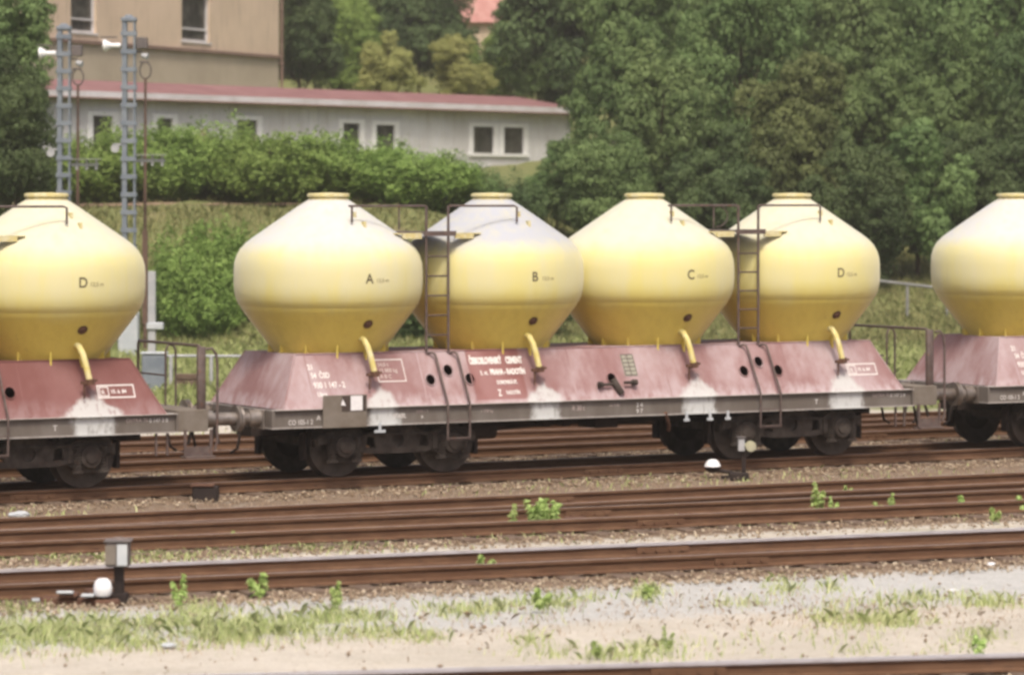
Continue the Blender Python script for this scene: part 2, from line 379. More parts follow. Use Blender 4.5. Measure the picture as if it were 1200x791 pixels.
# ================================================================== SILO WAGON
TB = 1.80; SB = 1.03                      # top and bottom of the red skirt
def skirt(u, s, w=0.0):                   # u along x, s height along slope as z, w outwards
    t = (s - SB) / (TB - SB); y = -(1.22 + (0.82 - 1.22) * t)
    return (u, y - w * .887, s + w * .461)
def sk_text(body, x, z, size, mat, par, sx=1.0, bold=0.0, name='lettering'):
    return text_mesh(name, body, size, mat, lambda a, b, c: skirt(x + a, z + b * .887, .005 + c), par, sx=sx, bold=bold)
def sole_text(body, x, z, size, mat, par, sx=1.0):
    return text_mesh('lettering', body, size, mat, lambda a, b, c: (x + a, -1.224 - .002 - c, z + b), par, sx=sx)
TANKX = [-4.119 + .0, -1.345, 1.388, 4.16]
def make_wagon():
    root = empty('silo_wagon')
    # ---- tanks
    cone = [(.31, 4.03), (1.18, 3.435)]
    prof = [(.30, 4.035), (.45, 3.94), (.80, 3.70), (1.13, 3.472), (1.22, 3.40), (1.30, 3.315), (1.355, 3.215), (1.388, 3.10), (1.397, 2.97),
            (1.397, 2.80), (1.388, 2.68), (1.365, 2.58), (1.325, 2.492), (1.305, 2.475), (1.30, 2.455), (1.255, 2.39), (.80, 1.79), (.76, 1.70)]
    for i, tx in enumerate(TANKX):
        t = MB().lathe(prof, (tx, 0, 0), 96)
        for k in range(12):
            a = 2 * PI * k / 12 + .2; m4 = Matrix.Translation((tx, 0, 0)) @ Matrix.Rotation(a, 4, 'Z')
            t.box(.78, .90, -.012, .012, 1.70, 1.93, m4)
        tk = t.build('tank', M['tank'][i], root, smooth=28)
        lid = MB().lathe([(.30, 4.03), (.30, 4.055), (.275, 4.06), (.275, 4.075), (.315, 4.08), (.315, 4.115), (.29, 4.13), (.05, 4.14)], (tx, 0, 0), 40)
        lid.build('lid', M['yellow'], tk, smooth=35)
        seam = MB().lathe([(1.302, 2.462), (1.328, 2.47), (1.328, 2.486), (1.326, 2.495)], (tx, 0, 0), 96)
        # handhold brackets on the cone
        for dx, z in ((.09, 3.80), (.21, 3.66)):
            r = .31 + (4.03 - z) * 1.47; a = -PI / 2 + .05 + dx * .4
            px, py = tx + dx * .5 + .05, -r * .98
            MB().box(px - .02, px + .02, py - .05, py + .03, z - .03, z + .06).build('bracket', M['yellow'], tk)
        # inspection flange on the lower cone
        c = Vector((tx + .07, -1.10, 2.255)); nrm = Vector((.05, -.80, -.60)).normalized()
        MB().cyl(c - nrm * .03, c + nrm * .045, .075, n=18).cyl(c + nrm * .045, c + nrm * .075, .045, n=12).build('inspection_flange', M['rusty'], tk, smooth=35)
        # discharge pipe
        pts = [(tx + .02, -.80, 1.98), (tx + .04, -.93, 2.03), (tx + .06, -1.03, 2.00), (tx + .09, -1.09, 1.90), (tx + .12, -1.13, 1.75), (tx + .15, -1.15, 1.60), (tx + .17, -1.16, 1.50)]
        pp = MB().tube(pts, .045, 12).build('discharge_pipe', M['ypipe'], tk, smooth=50)
        e = Vector(pts[-1])
        MB().cyl(e + Vector((0, 0, .05)), e + Vector((.01, 0, -.03)), .065, n=14).box(e.x - .13, e.x - .05, e.y - .02, e.y + .03, e.z - .02, e.z + .02).box(e.x + .05, e.x + .11, e.y - .02, e.y + .03, e.z + .01, e.z + .04)\
            .box(e.x - .09, e.x - .07, e.y - .0, e.y + .02, e.z - .22, e.z).build('pipe_coupling', M['rusty'], tk, smooth=35)
        def curved(a, b, c, tx=tx): return (tx - .10 + a, -math.sqrt(1.397 ** 2 - (a - .10) ** 2) - .003 - c, 2.83 + b)
        text_mesh('tank_letter', 'ABCD'[i], .20, M['black'], curved, tk, sx=.92, bold=.002)
        def curved2(a, b, c, tx=tx): return (tx + .07 + a, -math.sqrt(1.397 ** 2 - (a + .07) ** 2) - .003 - c, 2.845 + b)
        text_mesh('tank_lettering', '12,5 m', .08, M['blackfaint'], curved2, tk)
    # ---- red skirt box
    sk = MB()
    hl = [(-2.963, 1.391), (-2.635, 1.519), (-2.302, 1.387), (2.552, 1.382), (2.868, 1.517), (3.188, 1.379), (.139, 1.33)]
    outer = [(-5.45, SB), (5.48, SB), (5.08, TB), (-5.08, TB)]
    sk.sheet(outer, [circ(a, b, .078) for a, b in hl], lambda u, v, w: skirt(u, v, -w), .012)
    sk.sheet(outer, [circ(-a, b, .078) for a, b in hl], lambda u, v, w: tuple(np.array(skirt(u, v, -w)) * (1, -1, 1)), .012)
    for sx, xb, xt in ((-1, -5.45, -5.08), (1, 5.48, 5.08)):
        sk.add([(xb, -1.217, SB), (xb, 1.217, SB), (xt, .818, TB), (xt, -.818, TB)], [(0, 1, 2, 3)])
    sk.add([(-5.07, -.81, TB - .002), (5.07, -.81, TB - .002), (5.07, .81, TB - .002), (-5.07, .81, TB - .002)], [(0, 1, 2, 3)])
    skp = sk.build('hopper_skirt', M['red'], root, recalc=False)
    sm = MB()
    for x in (-4.95, -2.28, -3.1, 1.12, -.55, 3.35):      # weld strips
        sm.add([skirt(x, SB + .01, .004), skirt(x + .022, SB + .01, .004), skirt(x + .022, TB - .01, .004), skirt(x, TB - .01, .004)], [(0, 1, 2, 3)])
    for sxn in (-1, 1):
        a = skirt(sxn * 5.45, SB); b = skirt(sxn * 5.08, TB); sm.tube([a, b], .014, 6)
        sm.tube([(a[0], -a[1], a[2]), (b[0], -b[1], b[2])], .014, 6)
    sm.tube([(-5.08, -.82, TB), (5.08, -.82, TB)], .014, 6)
    sm.build('weld_seam', M['red'], skp)
    for a, b in hl:
        pts = [skirt(a + .084 * math.cos(t), b + .084 * math.sin(t), .006) for t in [2 * PI * k / 20 for k in range(21)]]
        MB().tube(pts, .012, 6).build('port_rim', M['red'], skp, smooth=60)
    # valve below middle port
    v = MB(); p = Vector(skirt(.22, 1.20, .05)); v.cyl(p + Vector((-.10, .05, .1)), p + Vector((.02, -.02, -.12)), .055, n=12)
    v.cyl(p + Vector((-.36, 0, .03)), p + Vector((-.14, 0, .03)), .022, n=8).cyl(p + Vector((.08, 0, .05)), p + Vector((.30, 0, .05)), .022, n=8)
    v.cyl(p + Vector((-.38, 0, .03)), p + Vector((-.31, 0, .03)), .045, n=8).cyl(p + Vector((.22, 0, .05)), p + Vector((.30, 0, .05)), .045, n=8)
    v.build('valve', M['bogie'], skp, smooth=35)
    # lettering
    sk_text('ČESKOSLOVENSKÝ', -2.24, 1.60, .145, M['white'], skp, .44, .008)
    sk_text('CEMENT', -1.62, 1.60, .145, M['white'], skp, .50, .008)
    sk_text('ž. st.', -2.10, 1.44, .105, M['white'], skp, .7, .002)
    sk_text('PRAHA - RADOTÍN', -1.93, 1.44, .125, M['white'], skp, .56, .006)
    sk_text('DOMOVSKÁ ST.', -1.86, 1.30, .085, M['white'], skp, .58, .003)
    sk_text('Z', -1.88, 1.13, .15, M['white'], skp, .6, .003)
    sk_text('RADOTÍN', -1.74, 1.15, .085, M['white'], skp, .62, .002)
    sk_text('21', -4.93, 1.58, .12, M['white'], skp, .8, .003)
    sk_text('54  ČSD', -4.90, 1.46, .12, M['white'], skp, .72, .003)
    sk_text('930 1 147 - 2', -4.89, 1.32, .13, M['white'], skp, .72, .003)
    sk_text('Uacs', -4.86, 1.20, .10, M['white'], skp, .8, .003)
    for k, (tt) in enumerate(('54,0 t', '12 800 kg', 'A B C')):
        sk_text(tt, -3.78, 1.60 - k * .085, .085, M['faint'], skp, .9, .002)
    bx = MB()
    def frame(x0, x1, z0, z1, t):
        for a in ((x0, x1, z0, z0 + t), (x0, x1, z1 - t, z1), (x0, x0 + t, z0 + t, z1 - t), (x1 - t, x1, z0 + t, z1 - t)):
            bx.add([skirt(a[0], a[2], .004), skirt(a[1], a[2], .004), skirt(a[1], a[3], .004), skirt(a[0], a[3], .004)], [(0, 1, 2, 3)])
    frame(4.49, 5.05, 1.27, 1.45, .016); frame(4.52, 4.66, 1.295, 1.425, .012); frame(-3.82, -3.36, 1.38, 1.70, .012)
    bx.build('lettering_frame', M['white'], skp)
    sk_text('15. 6. 84', 4.69, 1.335, .075, M['white'], skp, .9, .002); sk_text('R', 4.55, 1.325, .09, M['white'], skp, .9)
    pl = MB(); pl.add([skirt(.39, 1.36, .006), skirt(.62, 1.36, .006), skirt(.62, 1.68, .006), skirt(.39, 1.68, .006)], [(0, 1, 2, 3)])
    plo = pl.build('data_placard', M['placard'], skp)
    g = MB()
    for k in range(6):
        z = 1.37 + k * .06; g.add([skirt(.40, z, .009), skirt(.61, z, .009), skirt(.61, z + .012, .009), skirt(.40, z + .012, .009)], [(0, 1, 2, 3)])
    for x in (.40, .50, .60): g.add([skirt(x, 1.37, .0095), skirt(x + .012, 1.37, .0095), skirt(x + .012, 1.68, .0095), skirt(x, 1.68, .0095)], [(0, 1, 2, 3)])
    g.build('placard_grid', M['darkplate'], plo)
    # ---- underframe
    uf = MB()
    for s in (-1, 1):
        y0, y1 = sorted((s * 1.222, s * 1.19))
        uf.box(-5.63, 5.60, y0, y1, .785, 1.02)
        y0, y1 = sorted((s * 1.275, s * 1.10)); uf.box(-5.63, 5.63, y0, y1, .765, .783); uf.box(-5.60, 5.62, y0, y1, 1.022, 1.034)
    for x in (-5.66, 5.60): uf.box(x, x + .03, -1.27, 1.27, .764, 1.036)
    so_ = uf.build('solebar', M['sole'], root)
    un = MB(); un.box(-5.5, 5.5, -.25, .25, .60, .97)
    for x in (-4.9, -3.49, -2.0, -.7, .7, 2.0, 3.49, 4.9): un.box(x - .06, x + .06, -1.18, 1.18, .80, .99)
    un.cyl((-2.35, -.75, .62), (-1.75, -.75, .62), .15, n=16); un.box(-.05, .35, -.9, -.4, .58, .80)
    for x in (-.9, -.55): un.box(x, x + .12, -.8, -.6, .62, .80)
    un.tube([(-1.7, -.7, .6), (-.5, -.65, .66), (1.2, -.6, .6)], .02, 6)
    un.build('underframe', M['under'], root, smooth=35)
    sole_text('CO 105-1 2', -5.38, .815, .10, M['white'], so_, .8); sole_text('A', -4.93, .87, .10, M['white'], so_)
    sole_text('STABIL', -3.68, .86, .10, M['white'], so_, .7); sole_text('5105 1 3', -3.30, .93, .055, M['faint'], so_); sole_text('R', -3.22, .845, .06, M['white'], so_)
    sole_text('1 530 kg', -2.22, .90, .06, M['faint'], so_); sole_text('R 30 t', -.65, .88, .11, M['faint'], so_, .8); sole_text('rev 5 82', .0, .92, .055, M['faint'], so_)
    sole_text('2 4', .48, .90, .09, M['white'], so_); sole_text('9 7', .48, .81, .09, M['white'], so_); sole_text('T', 2.0 + 1.75, .85, .11, M['white'], so_)
    sole_text('OSTRA 76', 4.85, .93, .075, M['faint'], so_); sole_text('0 147 2 8', 5.20, .92, .075, M['white'], so_)
    # label holder
    lh = MB().box(-4.86, -4.15, -1.302, -1.285, .755, 1.225, bev=.004).build('label_holder', M['plate'], root)
    MB().box(-4.56, -4.17, -1.307, -1.3035, .99, 1.215).build('label_backing', M['darkplate'], lh)
    MB().box(-4.42, -4.23, -1.312, -1.3085, 1.0, 1.21).build('paper_label', M['card'], lh)
    MB().add([(-4.58, -1.311, 1.08), (-4.50, -1.311, 1.07), (-4.55, -1.311, 1.17)], [(0, 1, 2)]).build('label_mark', M['card'], lh)
    # small brackets under the solebar
    for x, w_ in ((-4.02, .18), (1.30, .10), (1.72, .11), (2.05, .10)):
        MB().box(x, x + w_, -1.29, -1.27, .66, .70, bev=.004).box(x + w_ / 2 - .02, x + w_ / 2 + .02, -1.288, -1.272, .70, .80).build('cable_bracket', M['concrete'], root)
    b = MB().tube([(.98, -1.26, .80), (1.08, -1.2, .62), (1.2, -1.0, .52)], .03, 8).build('brake_lever', M['rusty'], root, smooth=60)
    # ---- ladders, steps, platforms and top rails
    for xc in (TANKX[0] + TANKX[1], TANKX[2] + TANKX[3]):
        xc = xc / 2; xl = xc - .205; xr = xc + .165
        ld = MB()
        for x in (xl, xr): ld.tube([(x, -.86, 1.80), (x, -.86, 3.95)], .021, 8)
        for z in (2.04, 2.33, 2.62, 2.91, 3.20): ld.tube([(xl, -.86, z), (xr, -.86, z)], .014, 6)
        ld.build('ladder', M['tube'], root, smooth=60)
        st = MB()
        for x in (xl + .12, xr + .12):
            st.tube([skirt(x - .09, 1.76, .0), skirt(x - .05, 1.765, .05), skirt(x - .01, 1.73, .075), skirt(x + .0, 1.66, .07), (x + .0, -1.31, 1.04), (x, -1.31, .95), (x, -1.30, .52)], .017, 8)
        st.tube([(xl + .12, -1.30, .52), (xr + .12, -1.30, .52)], .016, 6)
        st.box(xl + .12, xr + .12, -1.34, -1.24, .535, .55); st.tube([(xl + .12, -1.31, .80), (xr + .12, -1.31, .80)], .012, 6)
        st.build('foot_step', M['tube'], root, smooth=60)
        MB().box(xc - .27, xc + .27, -.90, .90, 3.53, 3.56, bev=.006).box(xc - .27, xc + .27, -.915, -.895, 3.50, 3.575).build('platform', M['tube'], root)
        for s in (-1, 1):
            for yy in (-.86, .68):
                MB().box(*sorted((xc + s * .275, xc + s * .72)), yy, yy + .16, 3.528, 3.545).box(*sorted((xc + s * .28, xc + s * .60)), yy, yy + .02, 3.46, 3.527).build('platform_bracket', M['yellow'], root)
        for s, x in ((-1, xl), (1, xr)):
            ht = MB(); xe = (TANKX[0] if xc < 0 else TANKX[2]) if s < 0 else (TANKX[1] if xc < 0 else TANKX[3]); xe -= .05
            for yy in (-.86,):
                zt = 3.945
                ht.tube([(x, yy, zt - .03), (x + s * .03, yy, zt), (xe - .05 , yy, zt), (xe, yy, zt - .02), (xe + .0, yy, 3.70)], .017, 8)
                if s < 0: ht.tube([(xc - .66, yy, 3.60), (xc - .66, yy, zt)], .012, 6)
            if xc > 0 and s < 0: ht.tube([(xc - .62 + .22 * math.sin(t), -.86, 3.78 - .17 * math.cos(t)) for t in [k * PI / 8 for k in range(9)]], .008, 5)
            ht.build('top_handrail', M['tube'], root, smooth=60)
    # ---- bogies
    for bx_ in (-3.488, 3.488):
        bo = MB()
        for s in (-1, 1):
            def fn(u, v, w_, s=s): return (bx_ + u, s * (.94 + w_), v)
            out = [(-1.30, .60), (-1.30, .50), (-1.14, .50), (-1.10, .30), (-1.0, .235), (-.80, .235), (-.68, .30), (-.58, .36), (-.40, .335), (.40, .335),
                   (.58, .36), (.68, .30), (.80, .235), (1.0, .235), (1.10, .30), (1.14, .50), (1.30, .50), (1.30, .60), (1.14, .68), (.72, .70), (.55, .62), (.40, .66), (.22, .745), (-.22, .745), (-.40, .66), (-.55, .62), (-.72, .70), (-1.14, .68)]
            bo.sheet(out, [circ(0, .525, .10, 20), [(.36, .42), (.52, .43), (.50, .58), (.38, .58)], [(-.36, .42), (-.52, .43), (-.50, .58), (-.38, .58)]], fn, .055)
            for u in (-.62, .62): bo.box(bx_ + u - .05, bx_ + u + .05, *sorted((s * .955, s * 1.03)), .37, .60, bev=.01)
            bo.box(bx_ - 1.28, bx_ + 1.28, *sorted((s * .93, s * 1.03)), .60, .625)
        bo.box(bx_ - .22, bx_ + .22, -.93, .93, .42, .66); bo.box(bx_ - 1.32, bx_ - 1.24, -.95, .95, .46, .58); bo.box(bx_ + 1.24, bx_ + 1.32, -.95, .95, .46, .58)
        bog = bo.build('bogie', M['bogie'], root)
        for u in (-.9, .9):
            ax = MB().cyl((bx_ + u, -.95, .46), (bx_ + u, .95, .46), .075, n=14).build('axle', M['under'], bog, smooth=40)
            for s in (-1, 1):
                wh = MB(); wh.cur = 0
                pr = [(.06, -.09), (.12, -.09), (.13, -.03), (.30, .0), (.39, -.03), (.40, -.065), (.452, -.068)]
                wh.lathe([(r, s * q) for r, q in pr], (bx_ + u, s * .75, .46), 40, 'Y')
                wh.cur = 1; wh.lathe([(.452, s * .068), (.46, -s * .02), (.468, -s * .045), (.488, -s * .06), (.486, -s * .078), (.42, -s * .085), (.08, -s * .05)], (bx_ + u, s * .75, .46), 40, 'Y')
                wh.build('wheel', [M['wheel'], M['tread']], bog, smooth=40)
                ab = MB().lathe([(.17, 0), (.17, .10), (.15, .125), (.10, .13), (.09, .15), (.03, .155)] if s > 0 else [(.17, 0), (.17, -.10), (.15, -.125), (.10, -.13), (.09, -.15), (.03, -.155)], (bx_ + u, s * .96, .46), 24, 'Y')
                for k in (-.2, .2):
                    x0 = bx_ + u + k; zs = [.30 + j * .028 for j in range(11)]
                    ab.tube([(x0 + .055 * math.cos(j * 1.3), s * 1.05 + .055 * math.sin(j * 1.3), .26 + j * .0085) for j in range(42)], .012, 5)
                    ab.cyl((x0, s * 1.05, .24), (x0, s * 1.05, .27), .08, n=14)
                ab.build('axle_box', M['bogie'], bog, smooth=40)
            for s in (-1, 1):
                MB().box(*sorted((bx_ + u + math.copysign(.49, u), bx_ + u + math.copysign(.55, u))), *sorted((s * .66, s * .82)), .26, .66, bev=.01).build('brake_shoe', M['under'], bog)
    # ---- left end: buffers;  right end: brakeman's platform, railing, steps, buffers
    for x0, x1, sgn in ((-5.66, -6.02, -1), (6.12, 6.72, 1)):
        for y in (-.875, .875):
            bf = MB().cyl((x0, y, .91), (x0 + sgn * .20, y, .91), .125, n=20).cyl((x0 + sgn * .20, y, .91), (x1 - sgn * .03, y, .91), .095, n=20)
            bf.cyl((x1 - sgn * .035, y, .91), (x1, y, .91), .19, .185, n=28).box(*sorted((x0 - sgn * .0, x0 + sgn * .03)), y - .17, y + .17, .75, 1.03, bev=.01)
            bf.build('buffer', M['buffer'], root, smooth=35)
        MB().tube([(x0, 0, .90), (x0 + sgn * .22, 0, .90), (x0 + sgn * .30, 0, .96), (x0 + sgn * .34, 0, .90)], .035, 10).tube([(x0 + sgn * .22, 0, .88), (x0 + sgn * .30, .02, .70), (x0 + sgn * .24, 0, .50)], .025, 8).build('coupling_hook', M['under'], root, smooth=60)
        hs = MB()
        for y in (-.45, .45): hs.tube([(x0, y, .85), (x0 + sgn * .10, y, .72), (x0 + sgn * .16, y, .45), (x0 + sgn * .25, y * .9, .38)], .022, 8)
        hs.build('brake_hose', M['under'], root, smooth=60)
    MB().box(5.63, 6.12, -1.20, 1.20, 1.04, 1.075, bev=.005).box(5.64, 6.10, -1.235, -1.205, .77, 1.07).box(5.64, 6.10, 1.205, 1.235, .77, 1.07).box(6.09, 6.12, -1.2, 1.2, .77, 1.038).build('end_platform', M['plate'], root)
    rl = MB()
    rl.tube([(6.05, 1.08, 1.06), (6.05, 1.08, 1.93), (6.05, 1.04, 1.97), (6.06, -1.0, 1.97), (6.06, -1.08, 1.94), (6.06, -1.10, 1.85), (6.06, -1.10, 1.06)], .022, 8)
    rl.box(6.0, 6.12, -1.13, -1.06, .80, 1.96, bev=.008)
    rl.tube([(6.05, 1.08, 1.50), (6.06, .15, 1.50)], .015, 6)
    rl.build('end_railing', M['tube'], root, smooth=50)
    MB().tube([(5.98, -.05, 1.07), (5.98, -.05, 1.86), (6.01, -.05, 1.93), (6.06, -.05, 1.955), (6.11, -.05, 1.93), (6.14, -.05, 1.86), (6.14, -.05, 1.07)], .016, 8).build('railing_hoop', M['tube'], root, smooth=60)
    MB().tube([(6.08, -1.22, 1.93), (6.16, -1.24, 1.94), (6.22, -1.25, 1.86), (6.24, -1.25, 1.7), (6.24, -1.25, .62), (6.20, -1.25, .5)], .02, 8).build('grab_iron', M['tube'], root, smooth=60)
    es = MB()
    for x in (5.74, 6.14): es.box(x - .02, x + .02, -1.26, -1.24, .42, .80)
    es.box(5.72, 6.18, -1.33, -1.12, .40, .425, bev=.004); es.box(5.74, 6.14, -1.25, -1.235, .425, .56)
    for x in (5.30, 5.47): es.box(x, x + .03, -1.22, -1.19, .45, .76)
    es.build('end_step', M['tube'], root)
    return root
W1 = make_wagon(); MID = 1.416; PITCH = 12.751
W1.location = (MID, 0, 0)
G = 'yellow silo wagons coupled in one train'
tag(W1, 'whole middle wagon, four yellow tanks lettered A B C D on a dusty pink skirt', 'railway wagon', G)
W0 = copy_tree(W1); W0.location = (MID - PITCH, 0, 0); tag(W0, 'wagon cut off by the left edge, cleaner dark red skirt under its D tank', 'railway wagon', G)
W2 = copy_tree(W1); W2.location = (MID + PITCH, 0, 0); tag(W2, 'wagon cut off by the right edge, one white topped tank in view', 'railway wagon', G)
for ch in W0.children:
    if ch.name.startswith('hopper_skirt'):
        ch.data = ch.data.copy(); ch.data.materials[0] = M['redclean']
        for g in ch.children:
            if g.name.startswith(('weld_seam', 'port_rim')): g.data = g.data.copy(); g.data.materials[0] = M['redclean']
wt = [c for c in W2.children if c.name.startswith('tank')]
for c in wt: c.data = c.data.copy(); c.data.materials[0] = M['tank'][1 if False else 0]

# ================================================================== GROUND
def line_far(y0, y1):                       # far rail head seen at these rows at x=0 and x=1200
    a = np.array(at(0, FPX * CH / (y0 - YH))); b = np.array(at(1200, FPX * CH / (y1 - YH)))
    return a, b
TR = {}
def track_def(k, y0, y1, gauge=1.5):
    a, b = line_far(y0, y1); u = (b - a) / np.linalg.norm(b - a); nrm = np.array([u[1], -u[0]])   # towards camera
    if nrm @ (CP - a) < 0: nrm = -nrm
    TR[k] = (a + nrm * gauge / 2, u, nrm)
track_def('front', 796.5, 765); track_def('shiny', 667, 618); track_def('m1', 607, 553); track_def('m2', 621.5, 573)
track_def('b1', 538, 490); track_def('b2', 516, 478.5)
TR['train'] = (np.array([0., 0.]), np.array([1., 0.]), np.array([0., -1.]))
def tdist(x, y, k):
    o, u, n_ = TR[k]; return (x - o[0]) * n_[0] + (y - o[1]) * n_[1]
ds = np.concatenate([np.arange(6, 27, 1.5), np.arange(27, 45, .1), np.arange(45, 72, .14), np.arange(72, 100, .4), np.arange(100, 180, 1.5), np.arange(180, 421, 8)])
ls = np.concatenate([np.arange(-110, -14, 4), np.arange(-14, -7, .5), np.arange(-7, 7.5, .12), np.arange(7.5, 16, .5), np.arange(16, 120, 4)])
D, Lt = np.meshgrid(ds, ls, indexing='ij')
X = CP[0] + D * FW[0] + Lt * RT[0]; Y = CP[1] + D * FW[1] + Lt * RT[1]; Z = hz(X, Y)
def vnoise(x, y, s, seed=0):
    r = np.random.default_rng(seed); T = r.random((64, 64)); x = x * s; y = y * s
    xi = np.floor(x).astype(int); yi = np.floor(y).astype(int); fx = x - xi; fy = y - yi
    fx = fx * fx * (3 - 2 * fx); fy = fy * fy * (3 - 2 * fy); g = lambda a, b: T[a % 64, b % 64]
    return (g(xi, yi) * (1 - fx) + g(xi + 1, yi) * fx) * (1 - fy) + (g(xi, yi + 1) * (1 - fx) + g(xi + 1, yi + 1) * fx) * fy
nz = vnoise(X, Y, .8, 1) * .6 + vnoise(X, Y, 3.1, 2) * .4
Z = Z + (nz - .5) * np.where(D < 85, .05, .3)
zb = np.zeros_like(X)
for k in TR:
    dd = np.abs(tdist(X, Y, k)); s_ = np.clip((1.75 - dd) / .7, 0, 1)
    zb = np.maximum(zb, s_)
    if D.min() < 85: Z = np.where(D < 85, np.minimum(np.maximum(Z, -.24 + .055 * s_), -.165 + .0 * Z), Z)
between = (tdist(X, Y, 'train') > 0) & (tdist(X, Y, 'm1') < 0)
zb = np.where(between, np.maximum(zb, .62), zb)
bb = (tdist(X, Y, 'train') < 0) & (tdist(X, Y, 'b2') > 0); zb = np.where(bb, np.maximum(zb, .5), zb)
dpath = tdist(X, Y, 'shiny'); zp = np.clip(1 - np.abs(dpath - 3.0) / 2.1, 0, 1) ** .5 * .92
zg = np.where(D > 70, np.clip((D - 69) / 6, 0, 1), 0.) * 1.0
zg = np.maximum(zg, np.clip(1 - np.abs(tdist(X, Y, 'm2') - 1.9) / .8, 0, 1) * .42)
zone = np.stack([zb, zp, zg, np.ones_like(zb)], -1).reshape(-1, 4)
nr, nc = X.shape; idx = np.arange(nr * nc).reshape(nr, nc)
F4 = np.stack([idx[:-1, :-1], idx[:-1, 1:], idx[1:, 1:], idx[1:, :-1]], -1).reshape(-1, 4)
g_ = np_mesh('ground', np.stack([X, Y, Z], -1).reshape(-1, 3), F4, M['ground'], attr=zone, smooth=True); tag(g_, kind='structure')
def gz(x, y): return float(hz(x, y))

# ---- rails
RP = [(-.036, 0), (.036, 0), (.036, -.03), (.03, -.04), (.008, -.055), (.008, -.125), (.07, -.14), (.07, -.155), (-.07, -.155), (-.07, -.14), (-.008, -.125), (-.008, -.055), (-.03, -.04), (-.036, -.03)]
def rail_mesh(o, u, n_, t0, t1, mats, par, jog=0):
    seg = 6; vs = []; fs = []; mi = []
    m = len(RP); hs = (0, 1, 13) if len(mats) > 2 else (0,)  # glint colour also covers the sides of the head
    for j in range(seg + 1):
        t = t0 + (t1 - t0) * j / seg; c = o + u * t
        for a, b in RP: vs.append((c[0] + n_[0] * a, c[1] + n_[1] * a, b))
    b = MB(); b.v = vs
    for j in range(seg):
        for i in range(m):
            b.f.append([j * m + i, j * m + (i + 1) % m, (j + 1) * m + (i + 1) % m, (j + 1) * m + i]); b.mi.append(1 if i in hs else 0)
    b.f += [list(range(m)), list(range(seg * m, (seg + 1) * m))]; b.mi += [0, 0]
    return b.build('rail', mats, par)
def track(k, label, top, t0, t1, sleeper_every=.62, gp=1.5, half_far=True):
    o, u, n_ = TR[k]
    root = empty('railway_track', (0, 0, 0)); tag(root, label, 'railway track', 'parallel tracks of the yard')
    for s in (-1, 1):
        mt = M['railshine'] if (top == 'shiny' or (top == 'far' and s < 0)) else M['raildull']
        rail_mesh(o + n_ * s * gp / 2, u, n_, t0, t1, [M['railrust'], mt] + ([mt] if mt is M['railshine'] else []), root)
    # sleepers: only where the camera side can see them
    me = None; ang = math.atan2(n_[1], n_[0]); cnt = 0
    tt = t0 + .3
    while tt < t1 and cnt < 98:
        c = o + u * tt; d, l = dl(c[0], c[1])
        if abs(l) < .165 * d + 2.5:
            if me is None:
                ob = MB().box(-1.2, 1.2, -.12, .12, -.29, -.158, bev=.012).build('sleeper', M['sleeper'], root); me = ob.data
            else:
                ob = bpy.data.objects.new('sleeper', me); COL.objects.link(ob); ob.parent = root
            ob.location = (c[0], c[1], -.004 * random.random()); ob.rotation_euler = (0, 0, ang + random.uniform(-.01, .01)); cnt += 1
        tt += sleeper_every
    for s in (-1, 1):
        for q in range(4):
            c = o + u * (t0 + 4.7 + q * 9.3 + (s + 1) * .15) + n_ * s * gp / 2
            fp = MB().box(-.34, .34, .012, .03, -.125, -.05, bev=.004)
            for bxx in (-.25, -.09, .09, .25): fp.cyl((bxx, .03, -.09), (bxx, .05, -.09), .018, n=6)
            f_ = fp.build('fishplate', M['railrust'], root); f_.location = (c[0], c[1], 0); f_.rotation_euler = (0, 0, math.atan2(n_[1], n_[0]) - PI / 2)
    return root
track('train', 'rusty track carrying the silo wagons', 'dull', -22, 34)
track('front', 'track cut by the bottom edge of the photo', 'far', -8, 24)
track('shiny', 'track with one bright polished rail behind the grey gravel strip', 'far', -6, 26)
track('m1', 'brown track just in front of the wagons, merging to the left', 'dull', -6, 30)
track('m2', 'brown track with bright green weeds, between the wagon track and the polished rail', 'dull', -6, 30)
track('b1', 'track directly behind the wagons, seen beneath their frames', 'dull', -8, 34)
track('b2', 'farthest track, behind the wagons at the meadow edge', 'dull', -8, 36)

# ---- ballast stones and grasses (uncountable)
def inview(n, d0, d1, m=.155):
    u = RNG.random(n); d = np.sqrt(d0 ** 2 + u * (d1 ** 2 - d0 ** 2)); l = (RNG.random(n) * 2 - 1) * d * m
    return CP[0] + d * FW[0] + l * RT[0], CP[1] + d * FW[1] + l * RT[1], d, l
def stones(name, x, y, z, size, label):
    n = len(x)
    base = np.array([(1, 0, 0), (-1, 0, 0), (0, 1, 0), (0, -1, 0), (0, 0, .8), (0, 0, -.6)], float)
    fc = np.array([(0, 2, 4), (2, 1, 4), (1, 3, 4), (3, 0, 4), (2, 0, 5), (1, 2, 5), (3, 1, 5), (0, 3, 5)])
    V = base[None] * (1 + .45 * (RNG.random((n, 6, 1)) - .5)) * size[:, None, None] * (.7 + .6 * RNG.random((n, 1, 3)))
    a = RNG.random(n) * 6.28; ca, sa = np.cos(a)[:, None], np.sin(a)[:, None]
    vx = V[..., 0] * ca - V[..., 1] * sa; vy = V[..., 0] * sa + V[..., 1] * ca
    V = np.stack([vx + x[:, None], vy + y[:, None], V[..., 2] + z[:, None]], -1).reshape(-1, 3)
    Fm = (fc[None] + 6 * np.arange(n)[:, None, None]).reshape(-1, 3)
    o = np_mesh(name, V, Fm, M['stone'], attr=np.repeat(RNG.random(n) ** 1.6, 6)); tag(o, label, 'ballast', kind='stuff'); return o
x, y, d, l = inview(150000, 29, 68)
dm = np.min([np.abs(tdist(x, y, k)) for k in TR], 0)
